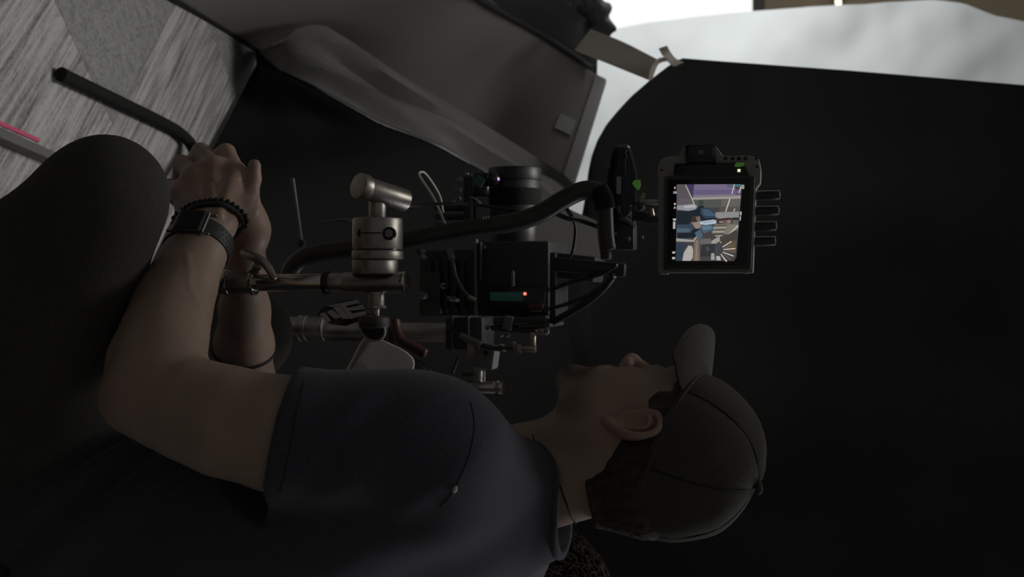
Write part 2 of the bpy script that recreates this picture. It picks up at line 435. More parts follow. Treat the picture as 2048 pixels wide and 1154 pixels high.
# ================================================================== the setting
def carpet(name, colr, sx, sy, contrast, speck):
    m = bpy.data.materials.new(name); m.use_nodes = True; nt = m.node_tree; b = nt.nodes['Principled BSDF']
    b.inputs['Roughness'].default_value = 0.95; b.inputs['Specular IOR Level'].default_value = 0.1
    tc = nt.nodes.new('ShaderNodeTexCoord'); oi = nt.nodes.new('ShaderNodeObjectInfo')
    ad = nt.nodes.new('ShaderNodeVectorMath'); ad.operation = 'ADD'
    cm = nt.nodes.new('ShaderNodeMath'); cm.operation = 'MULTIPLY'; cm.inputs[1].default_value = 37.0
    nt.links.new(oi.outputs['Random'], cm.inputs[0]); nt.links.new(cm.outputs[0], ad.inputs[1])
    nt.links.new(tc.outputs['Object'], ad.inputs[0])
    mp = nt.nodes.new('ShaderNodeMapping'); mp.inputs['Scale'].default_value = (sx, sy, 1)
    nt.links.new(ad.outputs[0], mp.inputs[0])
    n = nt.nodes.new('ShaderNodeTexNoise'); n.inputs['Scale'].default_value = 1; n.inputs['Detail'].default_value = 3; n.inputs['Roughness'].default_value = 0.6
    nt.links.new(mp.outputs[0], n.inputs['Vector'])
    n2 = nt.nodes.new('ShaderNodeTexNoise'); n2.inputs['Scale'].default_value = 160; n2.inputs['Detail'].default_value = 2
    nt.links.new(ad.outputs[0], n2.inputs['Vector'])
    mx = nt.nodes.new('ShaderNodeMix'); mx.data_type = 'FLOAT'; mx.inputs[0].default_value = speck
    nt.links.new(n.outputs['Fac'], mx.inputs[2]); nt.links.new(n2.outputs['Fac'], mx.inputs[3])
    r = nt.nodes.new('ShaderNodeValToRGB'); r.color_ramp.elements[0].position = 0.34; r.color_ramp.elements[1].position = 0.6
    r.color_ramp.elements[0].color = (*[c * (1 - contrast) for c in colr], 1); r.color_ramp.elements[1].color = (*[c * (1 + contrast * .4) for c in colr], 1)
    nt.links.new(mx.outputs[0], r.inputs[0]); nt.links.new(r.outputs[0], b.inputs['Base Color'])
    bp = nt.nodes.new('ShaderNodeBump'); bp.inputs['Strength'].default_value = 0.6; bp.inputs['Distance'].default_value = 0.003
    nt.links.new(mx.outputs[0], bp.inputs['Height']); nt.links.new(bp.outputs[0], b.inputs['Normal'])
    return m
M_carpet_rib = carpet('ribbed grey carpet', (0.37, 0.363, 0.348), 5, 85, 0.62, 0.22)
M_carpet_fleck = carpet('flecked grey carpet', (0.27, 0.27, 0.27), 30, 60, 0.35, 0.6)
M_screed = mat('dark floor backing', (0.05, 0.05, 0.05), 0.9)

v, f = boxmesh((0, 3.5, -0.03), (9, 9.5, 0.04), None, 0)
floor = tag(build('floor', v, f, M_screed, None, loc=(0, 3.5, -0.05)), kind='structure')
# carpet planks laid in herringbone at 45 degrees to the grey board
E1 = np.array([0.73, -0.683, 0]); E2 = np.array([0.683, 0.73, 0]); PW = 0.5
ang1 = math.atan2(E1[1], E1[0])
v0, f0 = boxmesh((0, 0, 0), (2 * PW - 0.001, PW - 0.001, 0.008), None, 0.0005, 1)
def plank_mesh(mt):
    me = bpy.data.meshes.new('carpet_plank'); me.from_pydata([tuple(q) for q in v0], [], f0); me.update(); me.materials.append(mt); return me
pm_h, pm_v = plank_mesh(M_carpet_rib), plank_mesh(M_carpet_fleck)
for j in range(-4, 5):
    for i in range(-9, 10):
        for vert in (0, 1):
            a0 = (-2.37 if not vert else -2.87) + PW * i + 2 * PW * j; b0 = (1.53 if not vert else 1.03) - PW * i + 2 * PW * j
            ca, cb = (a0 + PW, b0 + PW / 2) if not vert else (a0 + PW / 2, b0 + PW)
            c = E1 * ca + E2 * cb
            if not (-2.4 < c[0] < 1.6 and 0.7 < c[1] < 5.2): continue
            o = bpy.data.objects.new('carpet_plank', pm_v if vert else pm_h); col.objects.link(o)
            o.parent = floor; o.location = Vector((c[0], c[1] - 3.5, -0.006 + 0.05))
            o.rotation_euler = (0, 0, ang1 + (PI / 2 if vert else 0))

# far wall of the stage behind the white cloth, its window and the strip lamp
v, f = boxmesh((0, 7.6, 1.9), (9, 0.1, 3.9), None, 0.0)
tag(build('wall_back', v, f, M_beige), kind='structure')
M_win = mat('overexposed window', (1.0, 1.0, 1.0), 0.5, emit=0.78)
x0 = W(1350, -250, 7.5)[0]; x1 = W(1350, 60, 7.5)[0]; z0 = W(1150, 0, 7.5)[2]; z1 = W(1505, 0, 7.5)[2]
win = tag(build('window_1', *boxmesh(((x0 + x1) / 2, 7.54, (z0 + z1) / 2), (x1 - x0, 0.02, z1 - z0), None, 0), M_win), kind='structure')
for (a, b, c, d) in ((x0 - .05, x1 + .05, z1, z1 + .06), (x0 - .05, x1 + .05, z0 - .06, z0), (x0 - .05, x0, z0, z1), (x1, x1 + .05, z0, z1)):
    build('window_frame', *boxmesh(((a + b) / 2, 7.52, (c + d) / 2), (b - a, 0.05, d - c), None, 0.004), M_dgrey, win)

def polyg(pts, n):
    p = np.array(pts, float); L = np.r_[0, np.cumsum(np.linalg.norm(np.diff(p[:, :2], axis=0), axis=1))]
    t = np.linspace(0, L[-1], n); return np.stack([np.interp(t, L, p[:, k]) for k in range(p.shape[1])], 1)

# white cloth backdrop
edge = polyg([(300, 75), (500, 70), (1150, 66), (1215, 62), (1300, 46), (1400, 32), (1500, 21), (1600, 16), (1700, 10), (1790, 2), (1860, -2), (1930, 8), (1990, 30), (2050, 42), (2250, 60)], 190)
rows = []
for (px, py) in edge:
    row = []
    for t in np.linspace(0, 1, 90):
        q = W(px, py + t * 700, 5.6)
        fold = 0.012 * math.sin(9 * q[2] + 6 * q[0] + 2 * noise.noise(Vector((q[0] * 2, q[2] * 2, 0)))) + 0.03 * noise.noise(Vector((q[0] * 1.3, q[2] * 2.6, 3.3))) + 0.012 * noise.noise(Vector((q[0] * 7 + q[2] * 5, q[2] * 9 - q[0] * 3, 7.1)))
        row.append(q + np.array([0, fold, 0]))
    rows.append(row)
tag(sheet('backdrop_cloth', rows, M_white, th=0.004), 'large white cloth backdrop hung at the back of the stage', 'backdrop')

# strip lamp on the far wall
lamp = thing('strip_lamp', W(1672, -10, 7.4), 'small bright strip lamp on the beige wall above the white backdrop', 'lamp')
M_lampglow = mat('lamp glow', (1.0, 0.9, 0.66), 0.5, emit=1.6)
build('tube', *lathe(W(1672, -60, 7.45), W(1678, 22, 7.45) - W(1672, -60, 7.45), cyl_prof(0.23, 0.017)), M_lampglow, lamp, True)
build('housing', *boxmesh(W(1674, -20, 7.5), (0.26, 0.05, 0.05), None, 0.006), M_dgrey, lamp)

# grey board standing on the carpet
low = polyg([(60, -171, 2.02), (345, 0, 2.645), (520, 105, 3.12), (820, 235, 3.32), (1125, 374, 3.5)], 30)
top = polyg([(640, -236, 2.25), (950, 0, 2.95), (1080, 72, 3.42), (1195, 150, 3.9)], 30)
rows = []
for i in range(30):
    a = W(*low[i]); b = W(*top[i])
    if low[i][2] < 3.13: a[2] = max(a[2], 0.004)
    rows.append([a + (b - a) * t for t in np.linspace(0, 1, 16)])
board = thing('grey_board', G(430, 50), 'long matt grey board standing on the carpet behind the black cloth', 'board')
brd = rows
pan = sheet('panel', rows, M_board, board, th=0.018)
tube('edge_trim', [W(low[i][0] + 3, low[i][1] - 2, low[i][2] - 0.01) for i in range(0, 20)], 0.007, M_trim, board, n=2, seg=8)
tube('top_trim', [W(top[i][0] + 4, top[i][1] - 3, top[i][2] - 0.012) for i in range(0, 30, 2)], 0.0085, M_trim, board, n=2, seg=8)
rows = []
for t in np.linspace(0, 1, 12):
    e0 = np.array([1192, 148, 3.87]) * (1 - t) + np.array([1120, 372, 3.46]) * t
    e1 = np.array([1212, 158, 3.85]) * (1 - t) + np.array([1143, 374, 3.44]) * t
    rows.append([W(*(e0 + (e1 - e0) * k)) for k in (0, .33, .66, 1)])
sheet('end_edge', rows, M_endcap, board, th=0.012)
M_paletape = mat('grey tape', (0.40, 0.395, 0.385), 0.6)
def brd_at(a, t):
    i = min(int(a), 28); u = a - i; j = min(int(t * 15), 14); w = t * 15 - j
    return (brd[i][j] * (1 - u) + brd[i + 1][j] * u) * (1 - w) + (brd[i][j + 1] * (1 - u) + brd[i + 1][j + 1] * u) * w
rows = [[brd_at(27.4 + 1.1 * a, .40 + .13 * b) + np.array([.0, -.004, .002]) for a in (0, .5, 1)] for b in (0, .5, 1)]
sheet('tape_patch', rows, M_paletape, board, th=0.002)

# black cloth lying over the board's lower edge and hanging to the floor in front of it
NE = 64
e1 = polyg([(545, 88, 2.92), (600, 55, 2.93), (640, 47, 2.95), (690, 78, 2.98), (800, 152, 3.04), (930, 228, 3.14), (1130, 352, 3.38), (1190, 420, 3.38), (1215, 700, 3.35), (1230, 1500, 3.3)], NE)
e2 = polyg([(520, 105, 3.03), (560, 140, 2.93), (620, 168, 2.91), (700, 212, 2.93), (760, 246, 2.96), (880, 292, 2.98), (1020, 372, 3.1), (1110, 470, 3.15), (1150, 750, 3.1), (1170, 1500, 3.05)], NE)
bot = polyg([(-0.583, 3.12), (-0.275, 2.779), (0.0, 2.50), (0.35, 2.42), (0.8, 2.45), (1.4, 2.5)], NE)
rows = []; rows_b = []
for i in range(NE):
    A = W(*e1[i]); B = W(*e2[i]); Cc = np.array([bot[i][0], bot[i][1], 0.012])
    s_ = i / (NE - 1); row = []
    for t in np.linspace(0, 1, 16):
        p = A * (1 - t) + B * t
        am = math.sin(PI * t) * min(1, s_ * 7)
        p = p + np.array([-0.3, -0.6, 0.5]) * am * (0.034 * math.sin(9.5 * t + 9.0 * s_) + 0.014 * math.sin(21 * t - 14 * s_) + 0.055 * noise.noise(Vector((s_ * 7, t * 3.2, 1.7))))
        row.append(p)
    rows.append(row); rb_ = []
    B = B + np.array([0, .008, -.004])
    for t in np.linspace(0, 1, 26):
        p = B * (1 - t) + Cc * t
        am = 0.035 * math.sin(PI * min(1, t * 1.0))
        rb_.append(p + np.array([0, -1, 0]) * am * (math.sin(24 * s_ + 2 * t) + noise.noise(Vector((s_ * 9, t * 2, 5.0)))))
    rows_b.append(rb_)
ncut = 25
tag(sheet('grey_cloth', rows[:ncut], M_drape_fold, th=0.004), 'creased grey cloth strip lying along the lower edge of the grey board', 'cloth')
tag(sheet('black_cloth', rows_b, M_drape_dim, th=0.004), 'black cloth hanging to the carpet from the creased grey strip', 'cloth')

# tall black cloth hung behind the monitor
bnd = [(2300, 192), (2048, 170), (1700, 141), (1450, 123), (1362, 116), (1335, 133), (1300, 160), (1262, 193), (1235, 222), (1212, 250), (1194, 282), (1183, 312), (1176, 345), (1172, 385), (1160, 450), (1120, 540), (1000, 640), (900, 700)]
b2 = polyg(bnd, 150)
rows = []
for i, (px, py) in enumerate(b2):
    row = []
    for t in np.linspace(0, 1, 40):
        q = W(px, py + t * (1500 - py), 3.25)
        am = 0.05 * min(1, t * 3)
        row.append(q + np.array([0, am * (math.sin(11 * q[0] + 1.0 * q[2]) + noise.noise(Vector((q[0] * 3, q[2] * 0.8, 9)))), 0]))
    rows.append(row)
tag(sheet('black_drape', rows, M_drape, th=0.004), 'tall black drape hanging behind the monitor and the man in the cap', 'drape')

# dark cloth behind the board's top edge with the mottled bundle over it
rows = []
pa = polyg([(900, -60, 3.1), (1010, 22, 3.45), (1195, 155, 3.95)], 16); pb = polyg([(1060, -90, 3.25), (1130, 4, 3.6), (1175, 40, 3.9), (1203, 78, 4.0)], 16)
for i in range(16):
    A = W(*pa[i]); B = W(*pb[i])
    rows.append([A + (B - A) * t + np.array([0, -0.03 * math.sin(PI * t) + 0.02 * noise.noise(Vector((i * .3, t * 3, 0))), 0]) for t in np.linspace(0, 1, 12)])
M_grip = mat('charcoal cloth', (0.10, 0.10, 0.105), 0.9, spec=0.1)
tag(sheet('charcoal_cloth', rows, M_grip, th=0.01), 'charcoal cloth behind the upper edge of the grey board, under the paper tape', 'cloth')
sd = SDF(W(1120, -60, 3.93) - .25, W(1190, 40, 3.93) + .25, 0.008)
for k in range(16):
    px = random.uniform(1130, 1196); py = random.uniform(-70, 36) * (1 if px < 1180 else .9)
    sd.ell(W(px, py, 3.93 + random.uniform(-.04, .04)), (random.uniform(.02, .045),) * 3, 0.012)
sd.ell(W(1203, 58, 3.93), (.03, .03, .045), .02); sd.ell(W(1195, 20, 3.93), (.035, .03, .04), .02)
V, Q = sd.mesh(); V = relax(V, Q, 1); N = vnormals(V, Q)
V = V + N * np.array([0.010 * noise.noise(Vector(q * 45)) for q in V])[:, None]
bun = thing('mottled_bundle', V.min(0) * np.array([0, 0, 1]) + V.mean(0) * np.array([1, 1, 0]), 'crumpled mottled dark green bundle at the top of the charcoal cloth', 'bundle')
organic('fabric', V, fixout(V, Q), M_camo, bun)

# paper tape strips between the board and the black drape
def ribbon(name, a, b, mt, parent, th=0.0012):
    A = catmull([W(*q) for q in a], 8); B = catmull([W(*q) for q in b], 8)
    return sheet(name, [[p + (q - p) * t for t in (0, .33, .66, 1)] for p, q in zip(A, B)], mt, parent, th)
tp = thing('paper_tape', W(1230, 110, 3.2), 'wide strip of torn paper tape bridging the grey board and the black drape', 'tape')
ribbon('strip', [(1181, 59, 3.42), (1245, 84, 3.34), (1314, 119, 3.22)], [(1149, 101, 3.30), (1222, 130, 3.22), (1299, 161, 3.12)], M_paper, tp)
tp2 = thing('paper_tape', W(1335, 115, 3.15), 'small twisted end of paper tape stuck to the corner of the black drape', 'tape')
ribbon('strip', [(1317, 97, 3.14), (1326, 112, 3.12), (1340, 128, 3.14), (1350, 133, 3.16)], [(1334, 91, 3.14), (1341, 104, 3.13), (1352, 117, 3.14), (1367, 125, 3.16)], M_paper, tp2)
ribbon('curl', [(1296, 160, 3.13), (1302, 135, 3.08), (1316, 117, 3.06), (1335, 114, 3.10)], [(1304, 158, 3.19), (1313, 133, 3.17), (1322, 124, 3.17), (1340, 121, 3.17)], M_paper, tp2)

# small grey card seen through the camera rig
pts = [(1060, 380), (1150, 424), (1180, 436), (1206, 450), (1206, 515), (1085, 508), (1050, 505)]
v, f = prism(pts, 2.75, 0.01)
tag(build('grey_card', v, f, M_board), 'grey card seen between the padded arm and the camera rig', 'card')

# bent tube on the carpet and the taped rail at the knee
pts = [G(125, 150, .014), G(230, 200, .014), G(325, 246, .014), G(362, 268, .014), G(386, 296, .03), W(402, 345, 2.60), W(410, 420, 2.35)]
bt = thing('bent_tube', G(230, 200), 'black bent tube lying on the carpet and curving up behind the hand', 'tube')
tube('tube', pts, 0.0125, M_rubber, bt, n=8, seg=14)
build('end_cap', *lathe(G(121, 148, .0145), np.array(G(121, 148)) * 0 + (np.array(pts[1]) - np.array(pts[0])), cyl_prof(0.02, 0.0132)), M_rubber, bt, True)
a, b = G(-60, 228, .03), G(125, 310, .03)
dr = nrm(b - a); L = np.linalg.norm(b - a)
Rz = Matrix.Rotation(math.atan2(dr[1], dr[0]), 3, 'Z')
rl = thing('floor_rail', G(40, 270), 'grey rail with a pink tape stripe on the carpet beside the knee', 'rail')
build('bar', *boxmesh((a + b) / 2 - np.array([-0.008, 0, 0.015]), (L, 0.017, 0.03), Rz, 0.002), M_rail, rl)
a2, b2_ = G(-60, 222, .033), G(77, 279, .033)
build('pink_tape', *boxmesh((a2 + b2_) / 2, (np.linalg.norm(b2_ - a2), 0.007, 0.0045), Rz, 0.0005), M_pinktape, rl)

# ================================================================== the man in the cap
TH = math.radians(30)
fwd = np.array([-math.cos(TH), math.sin(TH), 0]); lef = np.array([-math.sin(TH), -math.cos(TH), 0]); upv = np.array([0, 0, 1.0])
man = thing('person', (0.28, 1.62, 0.0), 'man in a dark cap and navy t-shirt sitting with hands clasped, watching the monitor', 'person')

def wp(px, py, Y, r): return W(px, py, Y), r * S(px, Y)
SL, _ = wp(860, 880, 1.46, 1)
SR = SL - lef * 0.36
MID = (SL + SR) / 2
# ---- head frame
HEAD_YAW = math.radians(29); HEAD_PITCH = math.radians(2)
hf0 = np.array([-math.cos(HEAD_YAW), math.sin(HEAD_YAW), 0]); hl = np.array([-math.sin(HEAD_YAW), -math.cos(HEAD_YAW), 0])
hf = hf0 * math.cos(HEAD_PITCH) + upv * math.sin(HEAD_PITCH); hu = np.cross(hf, hl); hu = hu if hu[2] > 0 else -hu
HO = W(1262, 842, 1.61) - hl * 0.077
HA = np.array([hf, hl, hu])
def H(a, b, c): return HO + hf * a + hl * b + hu * c
NB = HO + np.array([0.065, 0.03, -0.185])

# ---- skin: head and neck
sd = SDF(HO - np.array([.17, .2, .30]), HO + np.array([.2, .2, .17]), 0.0026)
sd.ell(H(-.008, 0, .045), (.096, .076, .088), .02, axes=HA)
sd.ell(H(.032, 0, -.005), (.062, .060, .085), .03, axes=HA)
sd.ell(H(.02, 0, -.045), (.058, .052, .05), .03, axes=HA)
for s_ in (-1, 1):
    sd.cone(H(.0, s_ * .052, -.04), H(.035, s_ * .046, -.072), .020, .019, .025)
    sd.cone(H(.035, s_ * .046, -.072), H(.080, s_ * .010, -.092), .019, .017, .022)
    sd.ell(H(.055, s_ * .046, -.004), (.026, .018, .020), .025, axes=HA)
    sd.ell(H(.050, s_ * .044, -.045), (.03, .018, .028), .03, axes=HA)
sd.ell(H(.084, 0, -.090), (.017, .020, .017), .018, axes=HA)
sd.cone(H(.086, -.030, .040), H(.086, .030, .040), .011, .011, .02)
for s_ in (-1, 1):
    sd.ell(H(.102, s_ * .032, .022), (.012, .018, .012), .012, sub=True, axes=HA)
    sd.ell(H(.083, s_ * .032, .020), (.0135, .016, .0125), .005, axes=HA)
    sd.cone(H(.0955, s_ * .022, .0245), H(.089, s_ * .046, .0205), .0022, .0018, .002)
sd.cone(H(.088, 0, .032), H(.112, 0, -.014), .0085, .0105, .012)
sd.ell(H(.116, 0, -.019), (.0115, .011, .0105), .008, axes=HA)
for s_ in (-1, 1):
    sd.ell(H(.106, s_ * .012, -.023), (.011, .007, .008), .006, axes=HA)
    sd.ell(H(.112, s_ * .0065, -.031), (.006, .0035, .005), .002, sub=True, axes=HA)
sd.ell(H(.078, 0, -.052), (.024, .028, .026), .02, axes=HA)
sd.cone(H(.099, -.014, -.0455), H(.103, 0, -.0435), .0045, .0058, .006); sd.cone(H(.103, 0, -.0435), H(.099, .014, -.0455), .0058, .0045, .006)
sd.cone(H(.096, -.014, -.057), H(.1005, 0, -.058), .0045, .006, .006); sd.cone(H(.1005, 0, -.058), H(.096, .014, -.057), .006, .0045, .006)
sd.cone(H(.108, -.02, -.0505), H(.1085, .02, -.0505), .0035, .0035, .003, sub=True)
# neck, with the muscle from behind the ear to the collar bone
NTOP = H(-.028, 0, -.035)
sd.cone(NTOP, NB, .058, .068, .03)
sd.cone(H(.005, 0, -.07), NB + fwd * .035 + upv * .03, .040, .045, .03)
sd.cone(H(-.012, .058, -.03), NB + fwd * .06 + lef * .03, .014, .012, .02)
# ears: rim, inner fold, lobe, hollow
for s_ in (1, -1):
    def Er(a, c, out): return H(a, s_ * (.072 + out), c)
    rim = [Er(.010, -.002, .006), Er(.012, .016, .008), Er(.008, .031, .012), Er(-.006, .037, .016), Er(-.020, .031, .021), Er(-.026, .014, .023), Er(-.022, -.006, .020), Er(-.010, -.022, .013), Er(.000, -.030, .009)]
    sd.ell(Er(-.006, .004, .006), (.020, .010, .030), .006, axes=HA)
    sd.ell(Er(-.002, .004, .018), (.013, .010, .022), .004, sub=True, axes=HA)
    pth = catmull(rim, 4)
    rr = np.interp(np.linspace(0, 1, len(pth)), [0, .3, .6, .85, 1], [.0035, .0042, .0042, .0055, .006])
    for i in range(len(pth) - 1): sd.cone(pth[i], pth[i + 1], rr[i], rr[i + 1], .002)
    ah = catmull([Er(.004, .022, .012), Er(-.008, .024, .015), Er(-.015, .012, .017), Er(-.012, -.006, .014), Er(-.002, -.014, .010)], 4)
    for i in range(len(ah) - 1): sd.cone(ah[i], ah[i + 1], .0028, .0028, .002)
    sd.ell(Er(.008, -.004, .009), (.004, .004, .007), .003, axes=HA)
Vh, Qh = sd.mesh(); Vh = relax(Vh, Qh, 2, .4)

# ---- skin: left arm and hand (the near one)
sd = SDF(W(420, 830, 1.40) + np.array([-.36, -.16, -.18]), W(420, 830, 1.40) + np.array([.16, .36, .24]), 0.0024)
def ch(lst, k):
    p = [wp(*q) for q in lst]; sd.chain([a for a, _ in p], [b for _, b in p], k)
ch([(700, 874, 1.43, 105), (560, 868, 1.40, 110), (450, 842, 1.39, 104), (370, 815, 1.385, 94), (300, 795, 1.385, 80)], .02)
ch([(262, 797, 1.385, 52), (300, 795, 1.385, 80)], .02)
ch([(300, 785, 1.385, 82), (322, 715, 1.41, 82), (334, 660, 1.44, 76), (352, 610, 1.47, 66), (372, 560, 1.495, 57), (396, 505, 1.525, 50), (414, 462, 1.55, 45)], .02)
ch([(248, 800, 1.39, 36), (262, 720, 1.415, 34), (310, 590, 1.475, 28), (360, 500, 1.53, 26)], .025)      # ulna side
# hand
WR = (414, 462, 1.55)
mcp = {'i': (470, 348, 1.615), 'm': (428, 338, 1.61), 'r': (390, 352, 1.60), 'p': (362, 385, 1.588)}
pip = {'i': (452, 306, 1.645), 'm': (402, 305, 1.645), 'r': (363, 327, 1.63), 'p': (344, 372, 1.612)}
dip = {'i': (428, 318, 1.685), 'm': (380, 330, 1.685), 'r': (358, 362, 1.668), 'p': (352, 400, 1.645)}
tip = {'i': (416, 345, 1.69), 'm': (378, 358, 1.69), 'r': (366, 388, 1.672), 'p': (368, 415, 1.65)}
rad = {'i': (22, 19, 15), 'm': (22, 19.5, 15), 'r': (20, 17.5, 14), 'p': (18, 15.5, 12)}
for q in 'imrp':
    a0, a1 = wp(*WR[:3], 34)
    p = [wp(*mcp[q], rad[q][0]), wp(*pip[q], rad[q][1]), wp(*dip[q], rad[q][2]), wp(*tip[q], rad[q][2] - 2)]
    w2 = W(WR[0] + {'i': 30, 'm': 8, 'r': -12, 'p': -30}[q], WR[1] - 12, WR[2] + .01)
    sd.cone(w2, p[0][0], a1 * .90, p[0][1], .011)
    sd.cone(p[0][0], p[1][0], p[0][1], p[1][1], .005); sd.cone(p[1][0], p[2][0], p[1][1], p[2][1], .003); sd.cone(p[2][0], p[3][0], p[2][1], p[3][1], .003)
    # knuckle and tendon
    kn = W(mcp[q][0], mcp[q][1], mcp[q][2] - .010); sd.ell(kn, (.0085,) * 3, .008)
    tw = W(WR[0] + {'i': 24, 'm': 8, 'r': -8, 'p': -20}[q], WR[1] - 35, WR[2] - .010)
    sd.cone(tw, kn, .0035, .0035, .010)
for a, b in (('i', 'm'), ('m', 'r'), ('r', 'p')):
    sd.cone(W(*mcp[a]), W(*mcp[b]), .0115, .0115, .012)
sd.ell(W(425, 408, 1.60), (.032, .018, .032), .02)
ch([(446, 440, 1.575, 32), (484, 416, 1.60, 26), (500, 390, 1.61, 17), (506, 358, 1.615, 15.5), (509, 331, 1.612, 13)], .006)   # thumb
Va, Qa = sd.mesh(); Va = relax(Va, Qa, 1, .4)
_bv = bvh_of(Va, Qa); _N = vnormals(Va, fixout(Va, Qa))
def vein(pts, amp, wd):
    global Va
    P_ = [hit(_bv, x, y) for x, y in [q[:2] for q in catmull([(a, b, 0) for a, b in pts], 8)]]
    P_ = np.array([q for q in P_ if q is not None]); d2 = np.full(len(Va), 9.0)
    for q in P_: d2 = np.minimum(d2, ((Va - q) ** 2).sum(1))
    Va = Va + _N * (amp * np.exp(-d2 / wd ** 2))[:, None]
vein([(374, 510), (380, 545), (379, 570), (392, 598), (410, 632)], .0011, .0050)
vein([(405, 425), (428, 395), (445, 365)], .0012, .004); vein([(428, 360), (462, 356), (484, 357)], .0008, .003); vein([(380, 410), (398, 382), (405, 360)], .0012, .004); vein([(432, 390), (428, 365)], -.001, .003)

# ---- skin: right arm and hand (the far one)
ER = W(470, 850, 1.86)
sd = SDF(W(490, 640, 1.76) + np.array([-.28, -.22, -.16]), W(490, 640, 1.76) + np.array([.42, .26, .34]), 0.004)
sd.chain([SR, (SR + ER) / 2, ER], [.055, .048, .042], .02)
ch([(470, 850, 1.86, 56), (482, 760, 1.84, 62), (488, 690, 1.80, 55), (489, 620, 1.77, 46), (490, 540, 1.73, 38), (500, 462, 1.69, 33)], .02)
ch([(515, 450, 1.69, 16), (505, 480, 1.695, 20)], .012)
ch([(500, 462, 1.69, 34), (482, 425, 1.68, 36), (462, 396, 1.675, 34)], .02)
for (a, b, c) in (((470, 372, 1.68), (445, 362, 1.70), (425, 380, 1.71)), ((456, 380, 1.69), (428, 375, 1.71), (410, 392, 1.715)), ((446, 392, 1.70), (420, 392, 1.72), (404, 408, 1.72)), ((442, 408, 1.70), (420, 410, 1.72), (406, 420, 1.72))):
    ch([(464, 398, 1.68, 16), (*a, 13), (*b, 12), (*c, 11)], .006)
ch([(490, 440, 1.68, 18), (506, 412, 1.665, 14), (508, 385, 1.66, 12)], .008)
Vr, Qr = sd.mesh(); Vr = relax(Vr, Qr, 1, .4)

# ---- one continuous body (the trunk that joins head and arms)
sd = SDF(MID - np.array([.3, .3, .62]), MID + np.array([.34, .3, .2]), 0.008)
PC = W(120, 1100, 1.62)
sd.cone(SL, NB - upv * .03, .05, .055, .04); sd.cone(SR, NB - upv * .03, .05, .055, .04); sd.cone(NB, MID - upv * .05, .06, .06, .03)
for t, hw, r in ((.15, .09, .085), (.4, .08, .085), (.7, .06, .085), (1.0, .06, .09)):
    c = MID * (1 - t) + PC * t; sd.cone(c + lef * hw, c - lef * hw, r, r, .05)
sd.cone(MID, PC, .09, .09, .05)
Vt, Qt = sd.mesh()
off = 0; VV = []; QQ = []
for V_, Q_ in ((Vh, Qh), (Va, Qa), (Vr, Qr), (Vt, Qt)):
    VV.append(V_); QQ.append(fixout(V_, Q_) + off); off += len(V_)
VB = np.vstack(VV); QB = np.vstack(QQ)
body = organic('body', VB, QB, M_skin, man)
# skin tone: redder hands, knuckles, ears and elbow; stubble on the jaw
tone = np.tile(np.array([0.345, 0.246, 0.188]), (len(VB), 1))
lh = (VB - HO) @ HA.T
def blob(c, r): return np.exp(-((VB - c) ** 2).sum(1) / r ** 2)
red = np.clip(blob(W(420, 370, 1.59), .06) * .8 + blob(W(215, 800, 1.38), .05) * .8 + blob(H(-.01, .085, .0), .035) * .9 + blob(H(.11, 0, -.02), .022) + blob(W(490, 500, 1.7), .06) * .6, 0, 1)
tone = tone * (1 - red[:, None] * np.array([0.0, 0.16, 0.14]))
nz = np.array([noise.noise(Vector(q * 28)) for q in VB]); tone *= (1 + .10 * nz)[:, None]
dj = np.clip((lh[:, 0] - .055) / .03, 0, 1) * np.clip((-.050 - lh[:, 2]) / .018, 0, 1) * np.clip((lh[:, 2] + .14) / .03, 0, 1)
dj2 = .45 * np.clip((-.045 - lh[:, 2]) / .02, 0, 1) * np.clip((lh[:, 2] + .11) / .03, 0, 1) * np.clip((lh[:, 0] + .005) / .03, 0, 1)
must = .6 * np.clip((lh[:, 0] - .085) / .01, 0, 1) * np.clip((-.030 - lh[:, 2]) / .004, 0, 1) * np.clip((lh[:, 2] + .046) / .004, 0, 1)
bd = np.clip(dj * .75 + dj2 + must, 0, .85) * (np.abs(lh[:, 1]) < .09) * (lh[:, 0] < .2)
tone = tone * (1 - bd[:, None]) + np.array([.05, .032, .022]) * bd[:, None]
at = body.data.color_attributes.new('tone', 'FLOAT_COLOR', 'POINT')
at.data.foreach_set('color', np.c_[tone, np.ones(len(VB))].ravel())

for s_ in (-1, 1):
    e = build('eye', *ball(H(.0795, s_ * .032, .020), .0140, 14, 10), M_eye, man, True)
    build('iris', *ball(H(.0895, s_ * .0325, .020), .0048, 10, 8), M_blackg, e, True)

# ---- t-shirt
sd = SDF(MID - np.array([.34, .34, .66]), MID + np.array([.42, .36, .16]), 0.0045)
def shp(p, q, a, b, k=.04): sd.cone(p, q, a, b, k)
NBs = W(1052, 1008, 1.665)
shp(SL, NBs + lef * .02, .062, .060); shp(SR, NBs - lef * .02, .062, .060)
shp(NBs, MID - upv * .06, .068, .09)
spine = [MID + fwd * -.01 - upv * .03, MID * .72 + PC * .28 - fwd * .015, MID * .45 + PC * .55 - fwd * .02, MID * .15 + PC * .85, PC - upv * .02]
hw = [.115, .100, .080, .078, .085]; rr = [.098, .108, .112, .118, .128]
for i in range(4):
    for s_ in (-1, 0, 1):
        shp(spine[i] + lef * hw[i] * s_, spine[i + 1] + lef * hw[i + 1] * s_, rr[i], rr[i + 1], .05)
sl = [wp(870, 884, 1.475, 124), (wp(780, 880, 1.45, 126)), wp(680, 874, 1.425, 121), wp(560, 869, 1.40, 122), wp(500, 862, 1.395, 122)]
sd.chain([a for a, _ in sl], [b for _, b in sl], .03)
sr = [SR, SR * .5 + ER * .5]
sd.chain(sr, [.075, .064], .03)
